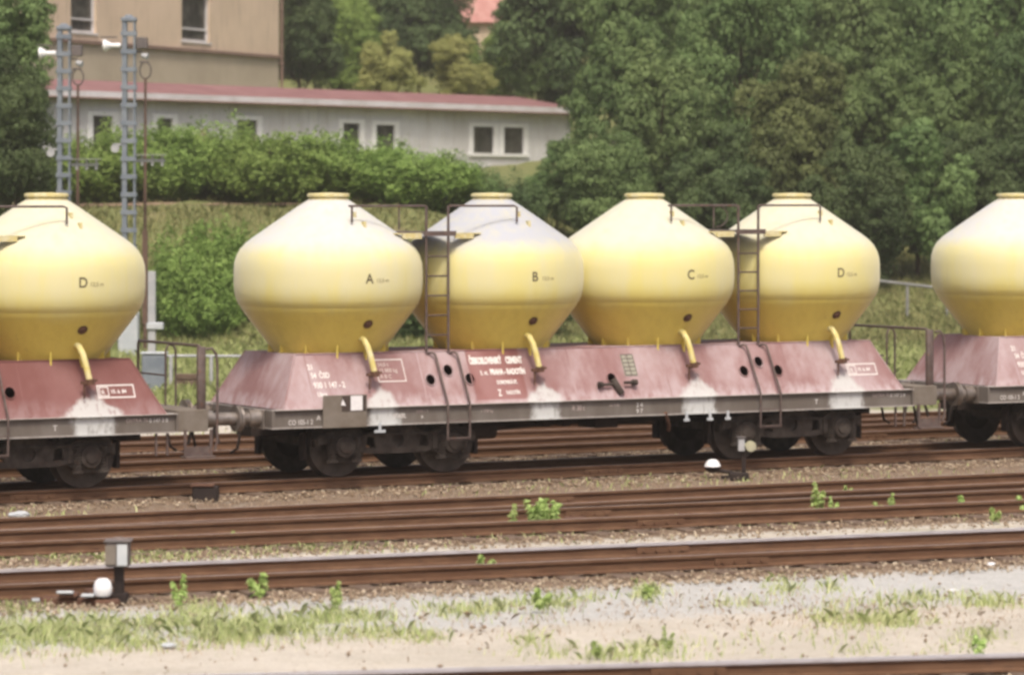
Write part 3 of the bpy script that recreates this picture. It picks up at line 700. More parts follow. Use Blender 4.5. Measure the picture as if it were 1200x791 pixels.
p = np.where(dm < 1.6, .5, np.where(dm < 2.1, .3, .012)); ds1 = tdist(x, y, 'shiny'); p = np.where((ds1 > 1.1) & (ds1 < 1.9), .8, p)
kk = RNG.random(len(x)) < p; x, y, d = x[kk], y[kk], d[kk]
stones('ballast', x, y, np.full(len(x), -.19) + RNG.random(len(x)) * .02, .013 + .022 * RNG.random(len(x)) ** 2, 'brown and pale ballast stones between the rails')

def blades(name, x, y, h, wd, mat, label, cat, lean=.5):
    n = len(x); z = hz(x, y) - .01; a = RNG.random(n) * 6.28; ux, uy = np.cos(a), np.sin(a); b = RNG.random(n) * 6.28
    lx, ly = np.cos(b) * lean * h * RNG.random(n), np.sin(b) * lean * h * RNG.random(n)
    P = np.zeros((n, 5, 3))
    P[:, 0] = np.stack([x - ux * wd, y - uy * wd, z], -1); P[:, 1] = np.stack([x + ux * wd, y + uy * wd, z], -1)
    P[:, 2] = np.stack([x + ux * wd * .7 + lx * .35, y + uy * wd * .7 + ly * .35, z + h * .6], -1)
    P[:, 3] = np.stack([x + lx, y + ly, z + h * (1 - .2 * lean)], -1)
    P[:, 4] = np.stack([x - ux * wd * .7 + lx * .35, y - uy * wd * .7 + ly * .35, z + h * .6], -1)
    Fm = (np.array([0, 1, 2, 3, 4])[None] + 5 * np.arange(n)[:, None])
    o = np_mesh(name, P.reshape(-1, 3), Fm, mat, attr=np.repeat(RNG.random(n), 5)); tag(o, label, cat, kind='stuff'); return o
def blob_pts(blobs):
    xs = []; ys = []
    for px, py, rx, ry, n in blobs:
        a = RNG.normal(0, .5, (n, 2)); qx = px + a[:, 0] * rx; qy = py + a[:, 1] * ry
        qy = np.maximum(qy, 445); d = FPX * (CH + .2) / (qy - YH)
        pts = CP[None] + d[:, None] * FW[None] + ((qx - 600) / FPX * d)[:, None] * RT[None]; xs.append(pts[:, 0]); ys.append(pts[:, 1])
    return np.concatenate(xs), np.concatenate(ys)
bl = [(60, 745, 110, 22, 9000), (190, 738, 90, 18, 6000), (300, 738, 90, 18, 5500), (400, 725, 60, 12, 2600), (450, 742, 60, 8, 1000), (230, 712, 40, 8, 800), (560, 712, 70, 10, 1500), (640, 708, 40, 14, 1800), (690, 700, 30, 6, 500),
      (760, 695, 22, 10, 900), (915, 688, 25, 7, 800), (975, 690, 22, 7, 400), (1060, 700, 90, 10, 1400), (1160, 705, 50, 8, 900), (985, 722, 60, 12, 1500), (1040, 728, 50, 8, 1400), (880, 705, 60, 8, 600),
      (800, 755, 80, 12, 1400), (700, 765, 90, 10, 1100), (620, 748, 25, 8, 400), (1140, 745, 40, 9, 500), (500, 745, 30, 8, 300), (1000, 755, 200, 12, 900), (20, 715, 40, 8, 700)]
x, y = blob_pts(bl); kk = RNG.random(len(x)) < np.clip(vnoise(x + 90, y + 90, 2.3, 8) * vnoise(x + 90, y + 90, .9, 9) * 2.4 - .3, .05, .45); x, y = x[kk], y[kk]
blades('grass', x, y, (.04 + .15 * RNG.random(len(x)) ** 2), .004 + .005 * RNG.random(len(x)), L['grass'], 'sparse yellow green grass on the gravel in front', 'grass', 1.1)
bl2 = [(100, 655 - 4, 150, 8, 1700), (300, 640, 150, 7, 1300), (520, 627, 160, 6, 1200), (800, 612, 150, 6, 900), (1050, 603, 150, 6, 900), (60, 618, 200, 20, 400), (600, 560, 600, 18, 1500), (600, 510, 600, 10, 1500)]
x, y = blob_pts(bl2)
blades('trackside_grass', x, y, .04 + .10 * RNG.random(len(x)), .008 + .006 * RNG.random(len(x)), L['grass'], 'short green growth along the ballast edges', 'grass', 1.0)
x, y = blob_pts([(600, 700, 700, 60, 2600), (600, 590, 700, 40, 3500), (600, 560, 700, 12, 3500), (600, 660, 700, 8, 1500), (60, 740, 500, 24, 2500), (1000, 715, 350, 24, 1800)])
blades('dry_grass', x, y, .04 + .07 * RNG.random(len(x)) ** 2, .003 + .003 * RNG.random(len(x)), L['straw'], 'dead straw coloured stalks among the ballast', 'grass', 1.4)
x, y, d, l = inview(70000, 68, 100, .17); kk = (d > 71 + 3 * vnoise(x, y, .3, 5)); x, y = x[kk], y[kk]
blades('meadow_grass', x, y, .10 + .25 * RNG.random(len(x)), .014 + .012 * RNG.random(len(x)), L['meadow'], 'pale green meadow behind the farthest track', 'grass', .9)
x, y, d, l = inview(110000, 96, 132, .18); kk = ~((d > 113) & (d < 116.5) & (l < 0)); x, y = x[kk], y[kk]
blades('slope_grass', x, y, .08 + .25 * RNG.random(len(x)) ** 1.5, .02 + .015 * RNG.random(len(x)), L['slope'], 'long rough grass on the embankment slope', 'grass', .9)

# ================================================================== PLANTS
def quads(P, Nn, size, asp=1.6, fold=.25):
    """leaf quads at P facing Nn"""
    n = len(P); Nn = Nn / np.linalg.norm(Nn, axis=1, keepdims=True)
    r = RNG.normal(size=(n, 3)); U = np.cross(Nn, r); U /= np.linalg.norm(U, axis=1, keepdims=True); Vv = np.cross(Nn, U)
    s = size[:, None]
    a = P - U * s * asp / 2; c = P + U * s * asp / 2; b = P + Vv * s * .5 + Nn * s * fold; d = P - Vv * s * .5 + Nn * s * fold
    V = np.stack([a, b, c, d], 1).reshape(-1, 3); Fm = np.arange(4 * n).reshape(-1, 4)
    return V, Fm
def crown_data(seed, nl, leaf, nleaf, flat=1.0, droop=0.):
    r = np.random.default_rng(seed)
    dirs = r.normal(size=(nl, 3)); dirs /= np.linalg.norm(dirs, axis=1, keepdims=True)
    rad = r.uniform(.30, .95, nl) ** .8; C = dirs * rad[:, None] * (1, 1, 1.0); C[:, 2] += r.normal(0, .06, nl); lr = r.uniform(.20, .42, nl) * (1.15 - .4 * rad)
    # sub-lobes give clumps of two sizes
    ns = nl * 16; k = r.integers(0, nl, ns); sd = r.normal(size=(ns, 3)); sd[:, 2] += .35; sd /= np.linalg.norm(sd, axis=1, keepdims=True)
    C2 = C[k] + sd * lr[k][:, None] * r.uniform(.55, 1.25, (ns, 1)); r2 = lr[k] * r.uniform(.20, .48, ns)
    CC = np.concatenate([C, C2]); RR = np.concatenate([lr, r2]); wgt = RR ** 2; wgt[:nl] *= .9; wgt /= wgt.sum()
    j = r.choice(len(CC), nleaf, p=wgt); dv = r.normal(size=(nleaf, 3)); dv[:, 2] += .35; dv /= np.linalg.norm(dv, axis=1, keepdims=True)
    fl = np.where(j < nl, 1.0, .55)[:, None] * np.array([0, 0, 1]) + np.where(j < nl, 1.0, 1.25)[:, None] * np.array([1, 1, 0])
    P = CC[j] + dv * fl * (RR[j] * r.uniform(.6, 1.12, nleaf) ** .7 * (1 + (r.random(nleaf) < .10) * r.random(nleaf) * .55))[:, None]; P[:, 2] *= flat
    Nn = dv + r.normal(size=(nleaf, 3)) * .42 + np.array([0, 0, .45])
    size = leaf * r.uniform(.6, 1.4, nleaf); tone = np.clip(r.random(nl)[np.concatenate([np.arange(nl), k])][j] * .5 + r.random(len(CC))[j] * .33 + r.random(nleaf) * .17 + dv[:, 2] * .12, 0, 1)  # lit and dark clumps, with paler upward leaves, put into the leaf tone
    V, Fm = quads(P, Nn, size)
    return V, Fm, np.repeat(tone, 4)
TREEV = []
for s_, nl, lf, cnt in ((1, 24, .032, 50000), (2, 30, .031, 54000), (3, 20, .034, 46000), (4, 34, .030, 56000), (5, 27, .032, 52000)):
    TREEV.append(crown_data(s_, nl, lf, cnt))
MESHC = {}
def crown_mesh(vi):
    if vi not in MESHC:
        V, Fm, t = TREEV[vi]; o = np_mesh('crown', V, Fm, L['mid'], attr=t); MESHC[vi] = o.data; bpy.data.objects.remove(o)
    return MESHC[vi]
def shrub_data(seed, n, leaf):
    r = np.random.default_rng(seed); P = []; Nn = []; T_ = []
    for k in range(150):                                     # arching leafy shoots from the ground
        a = r.random() * 6.28; e = r.random() ** .5; h = r.uniform(.9, 2.0) * (1.05 - .35 * e * e); o_ = r.random() * .55
        m = n // 150; t = r.random(m) ** .7; bend = e * (t ** 1.6)
        p = np.stack([math.cos(a) * (o_ + bend * .75), math.sin(a) * (o_ + bend * .75), -1 + h * (t - .22 * e * t ** 3)], -1)
        w_ = .05 + .10 * (1 - np.abs(t - .55)); p = p + r.normal(size=(m, 3)) * w_[:, None] * .75
        P.append(p); nn = np.stack([math.cos(a) * .5 + 0 * t, math.sin(a) * .5 + 0 * t, .7 + 0 * t], -1) + r.normal(size=(m, 3)) * .45; Nn.append(nn)
        T_.append(np.clip(r.random() * .6 + r.random(m) * .4, 0, 1))
    P = np.concatenate(P); V, Fm = quads(P, np.concatenate(Nn), leaf * r.uniform(.6, 1.5, len(P))); return V, Fm, np.repeat(np.concatenate(T_), 4)
for s_ in (21, 22, 23): TREEV.append(shrub_data(s_, 42000, .042))
def trunk_mesh(seed):
    r = random.Random(seed); b = MB()
    top = .55; pts = [(0, 0, -1.0), (.02, 0, -.6), (-.02, .02, -.1), (.03, 0, top)]
    b.tube(pts, .055, 8, .018)
    for k in range(9):
        z = -.45 + k * .1; a = k * 2.4; e = r.uniform(.4, .7)
        b.tube([(0, 0, z), (math.cos(a) * e * .5, math.sin(a) * e * .5, z + .18), (math.cos(a) * e, math.sin(a) * e, z + .42)], .024, 6, .006)
    o = b.build('trunk', M['bark'], None, smooth=60); me = o.data; bpy.data.objects.remove(o); return me
TRUNK = [trunk_mesh(k) for k in range(3)]
def tree(px, d, ytop, ybot, hw, vi, mk, label, name='tree', cat='tree', group='trees behind the yard', trunk=True):
    x, y = at(px, d); zt = zz(ytop, d); zb_ = zz(ybot, d); g = gz(x, y); R_ = hw / FPX * d * 1.08
    zb_ = max(zb_, g - .2); hh = (zt - zb_) / 2 * 1.05
    root = empty(name, (x, y, g - .1)); tag(root, label, cat, group)
    c = bpy.data.objects.new('crown' if trunk else 'foliage', crown_mesh(vi)); COL.objects.link(c); c.parent = root; c.material_slots[0].link = 'OBJECT'; c.material_slots[0].material = L[mk]
    c.location = (0, 0, (zt + zb_) / 2 - g + .1); c.scale = (R_, R_, hh); c.rotation_euler = (0, 0, random.random() * 6.28)
    t = bpy.data.objects.new('trunk' if trunk else 'stem', TRUNK[vi % 3]); COL.objects.link(t); t.parent = root
    H_ = (zt + zb_) / 2 - g + .1 + hh * .45
    t.scale = (R_ * .8, R_ * .8, H_ / 1.55); t.location = (0, 0, H_ / 1.55)
    return root
T = tree
# left edge
T(-8, 108, -50, 150, 62, 0, 'mid', 'tall light green tree at the left edge of the photo')
T(18, 106, 70, 260, 55, 1, 'dark', 'darker bushy tree left of the signal masts, beneath the light green one')
T(-70, 112, -60, 260, 60, 3, 'mid', 'big tree mostly outside the left edge')
# behind the barracks, between ochre building and right hand wood
T(352, 172, -30, 125, 46, 2, 'dark', 'dark tree touching the right corner of the ochre building')
T(300, 205, -90, 120, 70, 1, 'dark', 'tree hidden behind the ochre building corner')
T(402, 178, -8, 120, 42, 4, 'bright', 'fresh green rounded tree above the red roof, right of the dark one')
T(455, 166, 38, 125, 34, 0, 'pale', 'small yellow green tree behind the red roof, left of two')
T(538, 166, 42, 128, 36, 3, 'pale', 'small yellow green tree behind the red roof, right of two')
T(490, 192, -60, 120, 62, 2, 'dark', 'tall dark tree between the two yellow green trees')
T(420, 205, -110, 90, 75, 3, 'mid', 'tall tree behind the fresh green rounded one')
T(590, 182, 24, 125, 44, 4, 'bright', 'green tree just below the pink red roof of the far house')
T(630, 172, 10, 130, 42, 1, 'mid', 'tree above the right end of the red barracks roof')
T(690, 200, -60, 118, 62, 0, 'mid', 'tree right of the far house roof')
T(560, 235, -150, 0, 60, 2, 'dark', 'tree on the hill behind the far red roof')
T(640, 232, -150, 60, 70, 3, 'dark', 'tree top on the hill right of the far house')
# right hand wood, three rows
T(652, 122, 168, 262, 34, 3, 'mid', 'round grey green shrub at the right end of the barracks')
T(705, 120, 150, 300, 60, 1, 'mid', 'broad shrub tree right of the barracks, above tank B', group='trees behind the yard')
T(738, 140, -30, 215, 66, 2, 'mid', 'large pale lit tree right of the barracks roof')
T(775, 126, 60, 290, 70, 4, 'mid', 'tree above the lid of tank C')
T(770, 150, -110, 160, 80, 0, 'mid', 'tall tree high above tank C')
T(845, 118, 150, 345, 58, 0, 'dark', 'low dark green tree between tanks C and D')
T(868, 135, -40, 250, 72, 3, 'mid', 'upright tree above the gap between tanks C and D')
T(925, 124, 75, 330, 68, 2, 'olive', 'brownish olive tree right above tank D')
T(955, 152, -120, 170, 84, 1, 'mid', 'tall tree high above tank D')
T(1000, 117, 165, 375, 62, 4, 'dark', 'dark low tree behind the shoulder of tank D')
T(1020, 132, 20, 280, 70, 0, 'mid', 'tree right of tank D filling the upper gap')
T(1075, 119, 150, 372, 60, 2, 'mid', 'tree over the grey barrier rail, lowest crown there')
T(1065, 154, -120, 180, 82, 3, 'mid', 'tall tree high above the gap between the wagons')
T(1110, 130, 40, 300, 68, 1, 'mid', 'tree left above the last tank')
T(1165, 121, 120, 372, 62, 0, 'dark', 'dark tree behind the last tank on the right')
T(1180, 146, -90, 220, 80, 4, 'mid', 'tall tree in the top right corner')
T(1235, 124, 20, 380, 70, 3, 'dark', 'tree cut by the right edge')
T(1290, 130, -60, 380, 80, 2, 'mid', 'tree outside the right edge')
for i, px in enumerate(range(300, 1330, 88)):
    T(px + random.randint(-15, 15), 212 + (i % 3) * 8, -210, 60, 78, i % 5, ('dark', 'mid')[i % 2], 'distant tree high on the wooded hill, part of its top row', group='distant hilltop trees')
for i, px in enumerate(range(660, 1330, 105)):
    T(px, 172 + (i % 2) * 6, -120, 190, 80, (i * 2) % 5, 'dark', 'dark tree deep inside the wood right of the barracks', group='dark trees deep in the wood')
# hedges on the embankment
SH = 'shrubs of the embankment'
hed = [(118, 150, 250, 40, 'bright', 'green shrub behind the two signal masts'), (195, 148, 250, 40, 'bright', 'shrub just right of the right signal mast'),
       (250, 142, 248, 42, 'bright', 'tallest light green shrub of the upper hedge'), (315, 152, 250, 44, 'bright', 'shrub below the third barracks window'),
       (375, 158, 252, 44, 'bright', 'shrub above the lid of tank A'), (432, 163, 256, 42, 'bright', 'shrub below the paired barracks windows'),
       (488, 172, 262, 42, 'bright', 'hedge shrub left of tank B lid'), (535, 188, 268, 30, 'mid', 'dull shrub under the last pair of barracks windows'), (590, 205, 275, 30, 'dark', 'low shrub at the barracks right corner')]
for i, (px, yt, yb, hw, mk, lb) in enumerate(hed): T(px, 117 + (i % 3), yt - 4, yb, hw * 1.5, 5 + i % 3, mk, lb, 'shrub', 'shrub', SH, trunk=False)
hed2 = [(212, 275, 398, 34, 'bright', 'light green lower shrub right of the grey post'), (255, 262, 395, 40, 'bright', 'lower shrub left of tank A'), (300, 272, 402, 44, 'bright', 'lower shrub touching the left side of tank A'),
        (235, 330, 415, 36, 'bright', 'lowest shrub at the foot of the bank, left of tank A'), (350, 268, 400, 44, 'dark', 'lower shrub hidden behind tank A'), (410, 275, 402, 44, 'mid', 'lower shrub behind the right half of tank A'),
        (480, 300, 405, 40, 'mid', 'shrub seen between tanks A and B'), (540, 300, 405, 44, 'dark', 'lower shrub behind tank B'), (20, 260, 400, 50, 'mid', 'lower shrub behind the leftmost tank'), (90, 265, 400, 44, 'mid', 'lower shrub right of the leftmost tank lid'),
        (610, 300, 405, 44, 'dark', 'shrub behind the right shoulder of tank B')]
for i, (px, yt, yb, hw, mk, lb) in enumerate(hed2): T(px, 98.5 + (i % 3) * 1.2, yt - 6, yb + 6, hw * 1.25, 5 + i % 3, mk, lb, 'shrub', 'shrub', SH, trunk=False)

for i, px in enumerate(range(160, 510, 46)): T(px, 119.5, 150 + (px - 160) * .09 + random.uniform(-6, 8), 262, 60, 5 + (i + 1) % 3, ('bright', 'mid', 'pale')[i % 3] if i % 4 else 'bright', 'shrub in the rear row of the upper hedge along the barracks', 'shrub', 'shrub', 'rear row of the upper hedge', trunk=False)
# weeds: leafy plants of their own
def weed_mesh(seed, hgt, wid, n):
    r = np.random.default_rng(seed); st = MB(); m = max(1, int(n / 14)); P = []; Nn = []
    for k in range(m):
        a = r.random() * 6.28; o_ = r.random() * wid * .5; bx, by = math.cos(a) * o_, math.sin(a) * o_; h = hgt * r.uniform(.65, 1)
        lean = r.normal(size=2) * .05
        st.tube([(bx * .4, by * .4, 0), (bx, by, h * .5), (bx + lean[0], by + lean[1], h)], .004, 5)
        for q in range(46):
            t = r.uniform(.08, 1) ** .8; aa = r.random() * 6.28; rr = .012 + .028 * (1 - t)
            P.append((bx + lean[0] * t + math.cos(aa) * rr, by + lean[1] * t + math.sin(aa) * rr, h * t)); Nn.append((math.cos(aa) * .6, math.sin(aa) * .6, .8))
    P = np.array(P); V, Fm = quads(P, np.array(Nn) + r.normal(size=P.shape) * .3, .028 + .02 * r.random(len(P)), 2.0)
    return st, V, Fm, np.repeat(r.random(len(P)), 4)
WP = {}
for kind, args in {'tall': (1, .38, .05, 40), 'clump': (2, .36, .26, 340), 'small': (3, .20, .10, 40)}.items():
    st, V, Fm, t = weed_mesh(*args); r0 = empty('weed_plant'); st.build('stem', L['weed'], r0); np_mesh('leaves', V, Fm, L['weed'], r0, t); WP[kind] = [r0, False]
def weed(px, pyb, kind, hpx, label):
    d = gd(pyb); x, y = at(px, d); p = WP[kind]
    r = p[0] if not p[1] else copy_tree(p[0]); p[1] = True
    r.location = (x, y, -.2); s = 1.12 * hpx / FPX * d / {'tall': .38, 'clump': .36, 'small': .2}[kind]; r.scale = (s, s, s); r.rotation_euler = (0, 0, random.random() * 6)
    tag(r, label, 'weed', 'green weeds along the tracks')
weed(634, 626, 'clump', 38, 'widest bright green weed clump, below tank B')
weed(600, 626, 'tall', 34, 'tall bright weed left of the widest clump')
weed(955, 607, 'tall', 40, 'tallest bright weed on the right, below tank D')
weed(974, 610, 'tall', 27, 'bright weed just right of the tallest one')
weed(1027, 607, 'small', 17, 'small weed left of a taller one, right of tank D')
weed(1047, 607, 'tall', 28, 'slim weed fourth from the right edge')
weed(992, 582, 'small', 12, 'small weed between the rails below the wagon gap')
weed(1128, 582, 'small', 13, 'small weed between the rails, right of the wagon gap')
weed(1126, 600, 'small', 18, 'pale weed below the one between the rails on the right')
weed(1164, 612, 'small', 16, 'low weed near the right edge before the polished rail')
weed(1196, 603, 'small', 20, 'weed cut by the right edge')
weed(720, 622, 'small', 14, 'low weed right of the rusty box')
weed(752, 622, 'small', 10, 'tiny weed halfway between tanks B and C')
weed(213, 712, 'tall', 38, 'tall weed before the polished rail, right of the lantern')
weed(306, 700, 'small', 26, 'grey green weed before the polished rail at the ballast edge')
weed(397, 718, 'tall', 36, 'thin upright weed in the front grass')
weed(566, 674, 'small', 22, 'bushy weed at the ballast edge under tank B')
weed(632, 715, 'small', 24, 'small weed on the gravel strip below the bright clump')
weed(758, 704, 'small', 18, 'small round weed on the grey gravel strip')
weed(272, 640, 'small', 16, 'weed between tracks right of the lantern')
weed(205, 640, 'small', 12, 'tiny weed between tracks just right of the lantern')
weed(421, 604, 'small', 12, 'small weed on the rail below tank A')
weed(780, 765, 'tall', 30, 'thin weed near the bottom rail')
weed(697, 770, 'small', 18, 'pale weed near the bottom edge')
weed(1145, 768, 'small', 22, 'weed close to the bottom right corner')

# ================================================================== BUILDINGS
def ray_wall(px, A, B):
    v = FW + (px - 600) / FPX * RT; M2 = np.array([[v[0], -(B - A)[0]], [v[1], -(B - A)[1]]])
    t, s = np.linalg.solve(M2, A - CP); return t, s * np.linalg.norm(B - A)        # depth, metres along the wall
def wall_frame(pa, da, pb, db):
    A = np.array(at(pa, da)); B = np.array(at(pb, db)); return A, B, math.atan2(B[1] - A[1], B[0] - A[0])
# grey wooden barracks, local x along the facade to the right, local y to the back
A, B, rz = wall_frame(40, 123.5, 668, 150)
LEN = float(np.linalg.norm(B - A)); base = 4.3
br = empty('barracks', (A[0], A[1], base), rz)
tag(br, 'long low grey wooden barracks with a red felt roof and white windows', 'building')
def wz(py, px): d, s = ray_wall(px, A, B); return zz(py, d) - base
eaveL, eaveR = wz(119, 100), wz(132, 660); EV = (eaveL + eaveR) / 2
wins = [(104, 136, 133, 160), (180, 206, 136, 162), (273, 305, 138, 166), (398, 425, 142, 172), (437, 466, 144, 174), (551, 582, 146, 184), (587, 617, 147, 184)]
holes = []; spec = []
for a, b, c, e in wins:
    _, s0 = ray_wall(a, A, B); _, s1 = ray_wall(b, A, B); pm = (a + b) / 2
    z1 = wz(c, pm); z0 = z1 - 1.25; z0 = max(z0, .25); spec.append((s0, s1, z0, z1)); holes.append([(s0, z0), (s1, z0), (s1, z1), (s0, z1)])
wl = MB().sheet([(0, -1.2), (LEN, -1.2), (LEN, EV), (0, EV)], holes, lambda u, v, w_: (u, w_, v), .14)
wl.box(LEN - .14, LEN, .141, 6, -1.2, EV).box(0, .14, .141, 6, -1.2, EV).box(.14, LEN - .14, 5.86, 6, -1.2, EV)
k = .6
while k < LEN:
    if not any(s0 - .1 < k < s1 + .1 for s0, s1, _, _ in spec): wl.box(k, k + .05, -.022, -.002, -1.2, EV - .02)
    k += .58
wl.build('wall', M['hutwall'], br)
rf = MB().add([(-.3, -.38, EV + .25), (LEN + .4, -.38, EV + .25), (LEN + .4, 3, EV + .80), (-.3, 3, EV + .80), (-.3, 6.4, EV + .25), (LEN + .4, 6.4, EV + .25),
               (-.3, -.38, EV + .06), (LEN + .4, -.38, EV + .06), (LEN + .4, 6.4, EV + .06), (-.3, 6.4, EV + .06)],
              [(0, 1, 2, 3), (3, 2, 5, 4), (0, 6, 7, 1), (4, 5, 8, 9), (6, 9, 8, 7), (0, 3, 4, 9, 6), (1, 7, 8, 5, 2)])
for q in range(6): rf.box(q * LEN / 6 + .1, q * LEN / 6 + .14, -.4, -.37, EV + .22, EV + .28)
rf.build('roof', M['roofred'], br)
MB().box(-.32, LEN + .42, -.43, -.385, EV + .05, EV + .262).build('fascia', M['fascia'], br)
MB().tube([(-.3, -.47, EV + .02), (LEN + .4, -.47, EV + .0)], .045, 8).build('gutter', M['ledge'], br, smooth=60)
for s0, s1, z0, z1 in spec:
    f = MB(); t = .19
    f.box(s0 - .08, s1 + .08, -.045, .06, z1 - t * .5, z1 + .06).box(s0 - .12, s1 + .12, -.08, .06, z0 - .05, z0 + t * .4).box(s0 - .08, s0 + t, -.04, .06, z0 + t * .4, z1 - t * .5).box(s1 - t, s1 + .08, -.04, .06, z0 + t * .4, z1 - t * .5)
    fo = f.build('window', M['wframe'], br)
    MB().box(s0 + t - .01, s1 - t + .01, .065, .075, z0 + .05, z1 - .05).build('pane', M['glass'], fo)
# ochre building behind
A2, B2, rz2 = wall_frame(-30, 141, 327, 165)
L2 = float(np.linalg.norm(B2 - A2)); base2 = 5.0
ob = empty('ochre_building', (A2[0], A2[1], base2), rz2); tag(ob, 'tall ochre rendered building with a brown ledge, upper left behind the barracks', 'building')
def w2(py, px): d, s = ray_wall(px, A2, B2); return zz(py, d) - base2, s
led = (w2(53, 85)[0] + w2(62, 320)[0]) / 2
TOP = 15.0; holes = []; spec = []
for a, b in ((-20, 5), (83, 113), (213, 246)):
    s0 = ray_wall(a, A2, B2)[1]; s1 = ray_wall(b, A2, B2)[1]; z0 = led + .38
    for zf in (0, 3.4): spec.append((s0, s1, z0 + zf, z0 + zf + 2.1)); holes.append([(s0, z0 + zf), (s1, z0 + zf), (s1, z0 + zf + 2.1), (s0, z0 + zf + 2.1)])
wl = MB().sheet([(0, led), (L2, led), (L2, TOP), (0, TOP)], holes, lambda u, v, w_: (u, w_, v), .3)
wl.box(L2 - .3, L2, .301, 9, -2, TOP).box(0, .3, .301, 9, -2, TOP).box(.3, L2 - .3, 8.7, 9, -2, TOP)
wl.build('upper_wall', M['render'], ob)
MB().box(0, L2 + .002, .02, .3, -2, led - .003).build('lower_wall', M['renderlow'], ob)
MB().box(-.05, L2 + .08, -.12, .0, led - .09, led + .05).box(-.05, L2 + .04, -.05, .0, led + 2.95, led + 3.05).build('ledge', M['ledge'], ob)
MB().add([(-.5, -.5, TOP), (L2 + .5, -.5, TOP), (L2 + .5, 9.5, TOP), (-.5, 9.5, TOP), (3, 4.5, TOP + 3), (L2 - 3, 4.5, TOP + 3)], [(0, 1, 5, 4), (1, 2, 5), (2, 3, 4, 5), (3, 0, 4), (0, 3, 2, 1)]).build('roof', M['roofred'], ob)
MB().cyl((L2 + .1, -.1, 4.0), (L2 + .1, -.1, TOP), .06, n=8).box(L2 - .05, L2 + .3, -.12, -.05, led - .35, led - .25).build('drainpipe', M['ledge'], ob)
for s0, s1, z0, z1 in spec:
    f = MB().box(s0, s1, .12, .2, z0, z0 + .09).box(s0, s1, .12, .2, z1 - .08, z1).box(s0, s0 + .09, .12, .2, z0 + .09, z1 - .08).box(s1 - .09, s1, .12, .2, z0 + .09, z1 - .08).box(s0 + .09, s1 - .09, .12, .2, z0 + .52, z0 + .60)
    f.box(s0 - .08, s1 + .08, -.06, .1, z0 - .08, z0 - .003)
    fo = f.build('window', M['fascia'], ob); MB().box(s0 + .05, s1 - .05, .205, .215, z0 + .05, z1 - .05).build('pane', M['glass'], fo)
# far house with pinkish roof
hx, hy = at(572, 201); hzv = gz(hx, hy)
fh = empty('house', (hx, hy, hzv - .5), -TH + .15); tag(fh, 'far house with a pinkish red tiled roof at the top of the photo', 'building')
er = zz(27, 201) - hzv + .5
MB().box(-1.9, 1.9, 0, 7, 0, er).build('wall', M['render'], fh)
MB().add([(-2.2, -.4, er), (2.2, -.4, er), (2.2, 3.5, er + 3.4), (-2.2, 3.5, er + 3.4), (-2.2, 7.4, er), (2.2, 7.4, er)], [(0, 1, 2, 3), (3, 2, 5, 4), (0, 3, 4), (1, 5, 2), (0, 4, 5, 1)]).build('roof', M['rooftile'], fh)

# dirt path on the embankment
vs = []; fs = []
for i in range(41):
    px = -40 + i * 11; dd = 113.6 + i * .05
    for q in (0, 1.0, 2.0):
        x_, y_ = at(px, dd + q); vs.append((x_, y_, float(hz(x_, y_)) + .05))
for i in range(40):
    for q in (0, 1): fs.append((i * 3 + q, i * 3 + q + 1, i * 3 + q + 4, i * 3 + q + 3))
pth = MB().add(vs, fs).build('path', M['dirt']); tag(pth, kind='structure')

# ================================================================== SIGNALS AND SMALL THINGS
def signal(px, d, ytop, label, hgt_to=None):
    x, y = at(px, d); g = gz(x, y); H_ = zz(ytop, d) - g
    r = empty('signal_mast', (x, y, g), -TH); tag(r, label, 'signal mast', 'two railway signal masts')
    MB().box(-.26, .26, -.25, .25, -.3, 1.15, bev=.03).build('base', M['concrete'], r)
    ms = MB()
    ms.box(-.17, -.045, -.12, .12, 1.1, H_ - .1); ms.box(.13, .18, -.12, .12, 1.1, H_ - .1)
    z = 1.35
    while z < H_ - .2: ms.box(-.20, .205, -.145, -.123, z, z + .12); ms.box(-.20, .205, .123, .145, z, z + .12); z += .47
    ms.box(-.2, .21, -.15, .15, H_ - .1, H_ + .02, bev=.03); ms.cyl((0, 0, H_ + .02), (0, 0, H_ + .09), .15, .08, n=12)
    ms.build('mast', M['mast'], r)
    lp = MB().cyl((-.20, -.17, H_ - .72), (-.48, -.17, H_ - .72), .065, n=16).cyl((-.46, -.17, H_ - .72), (-.58, -.17, H_ - .72), .08, .155, n=20).cyl((-.58, -.17, H_ - .72), (-.65, -.17, H_ - .72), .165, n=20)
    lo = lp.build('lamp', M['wpaint'], r, smooth=35); MB().box(-.72, -.30, -.27, -.07, H_ - .52, H_ - .49, Matrix.Identity(4)).build('lamp_hood', M['mastdark'], lo)
    MB().box(.21, .50, -.15, .12, H_ - .80, H_ - .50, bev=.02).box(.2, .36, -.02, .02, H_ - .9, H_ - .85).build('control_box', M['mastdark'], r)
    MB().cyl((.36, -.15, H_ - .98), (.52, -.2, H_ - 1.02), .06, .09, n=12).build('small_lamp', M['grey'], r, smooth=35)
    am = MB().box(.18, .95, -.03, .03, H_ - 3.78, H_ - 3.70).box(-.42, -.18, -.03, .03, H_ - 3.35, H_ - 3.29).cyl((-.36, -.03, H_ - 3.42), (-.36, .03, H_ - 3.42), .11, n=18)
    for q in (.35, .62, .88): am.box(q - .03, q + .03, -.05, .05, H_ - 3.88, H_ - 3.60)
    am.box(.2, 1.0, -.2, .2, H_ - 3.60, H_ - 3.585)
    am.build('crossarm', M['grey'], r, smooth=35)
    wm = MB().tube([(-.08, .2, 1.1), (-.08, .2, H_ - .9)], .02, 6).build('conduit', M['mastdark'], r)
    return r
signal(151, 94, 22, 'taller blue grey lattice signal mast, right of the pair')
signal(75, 97, 32, 'lower blue grey lattice signal mast, left of the pair')
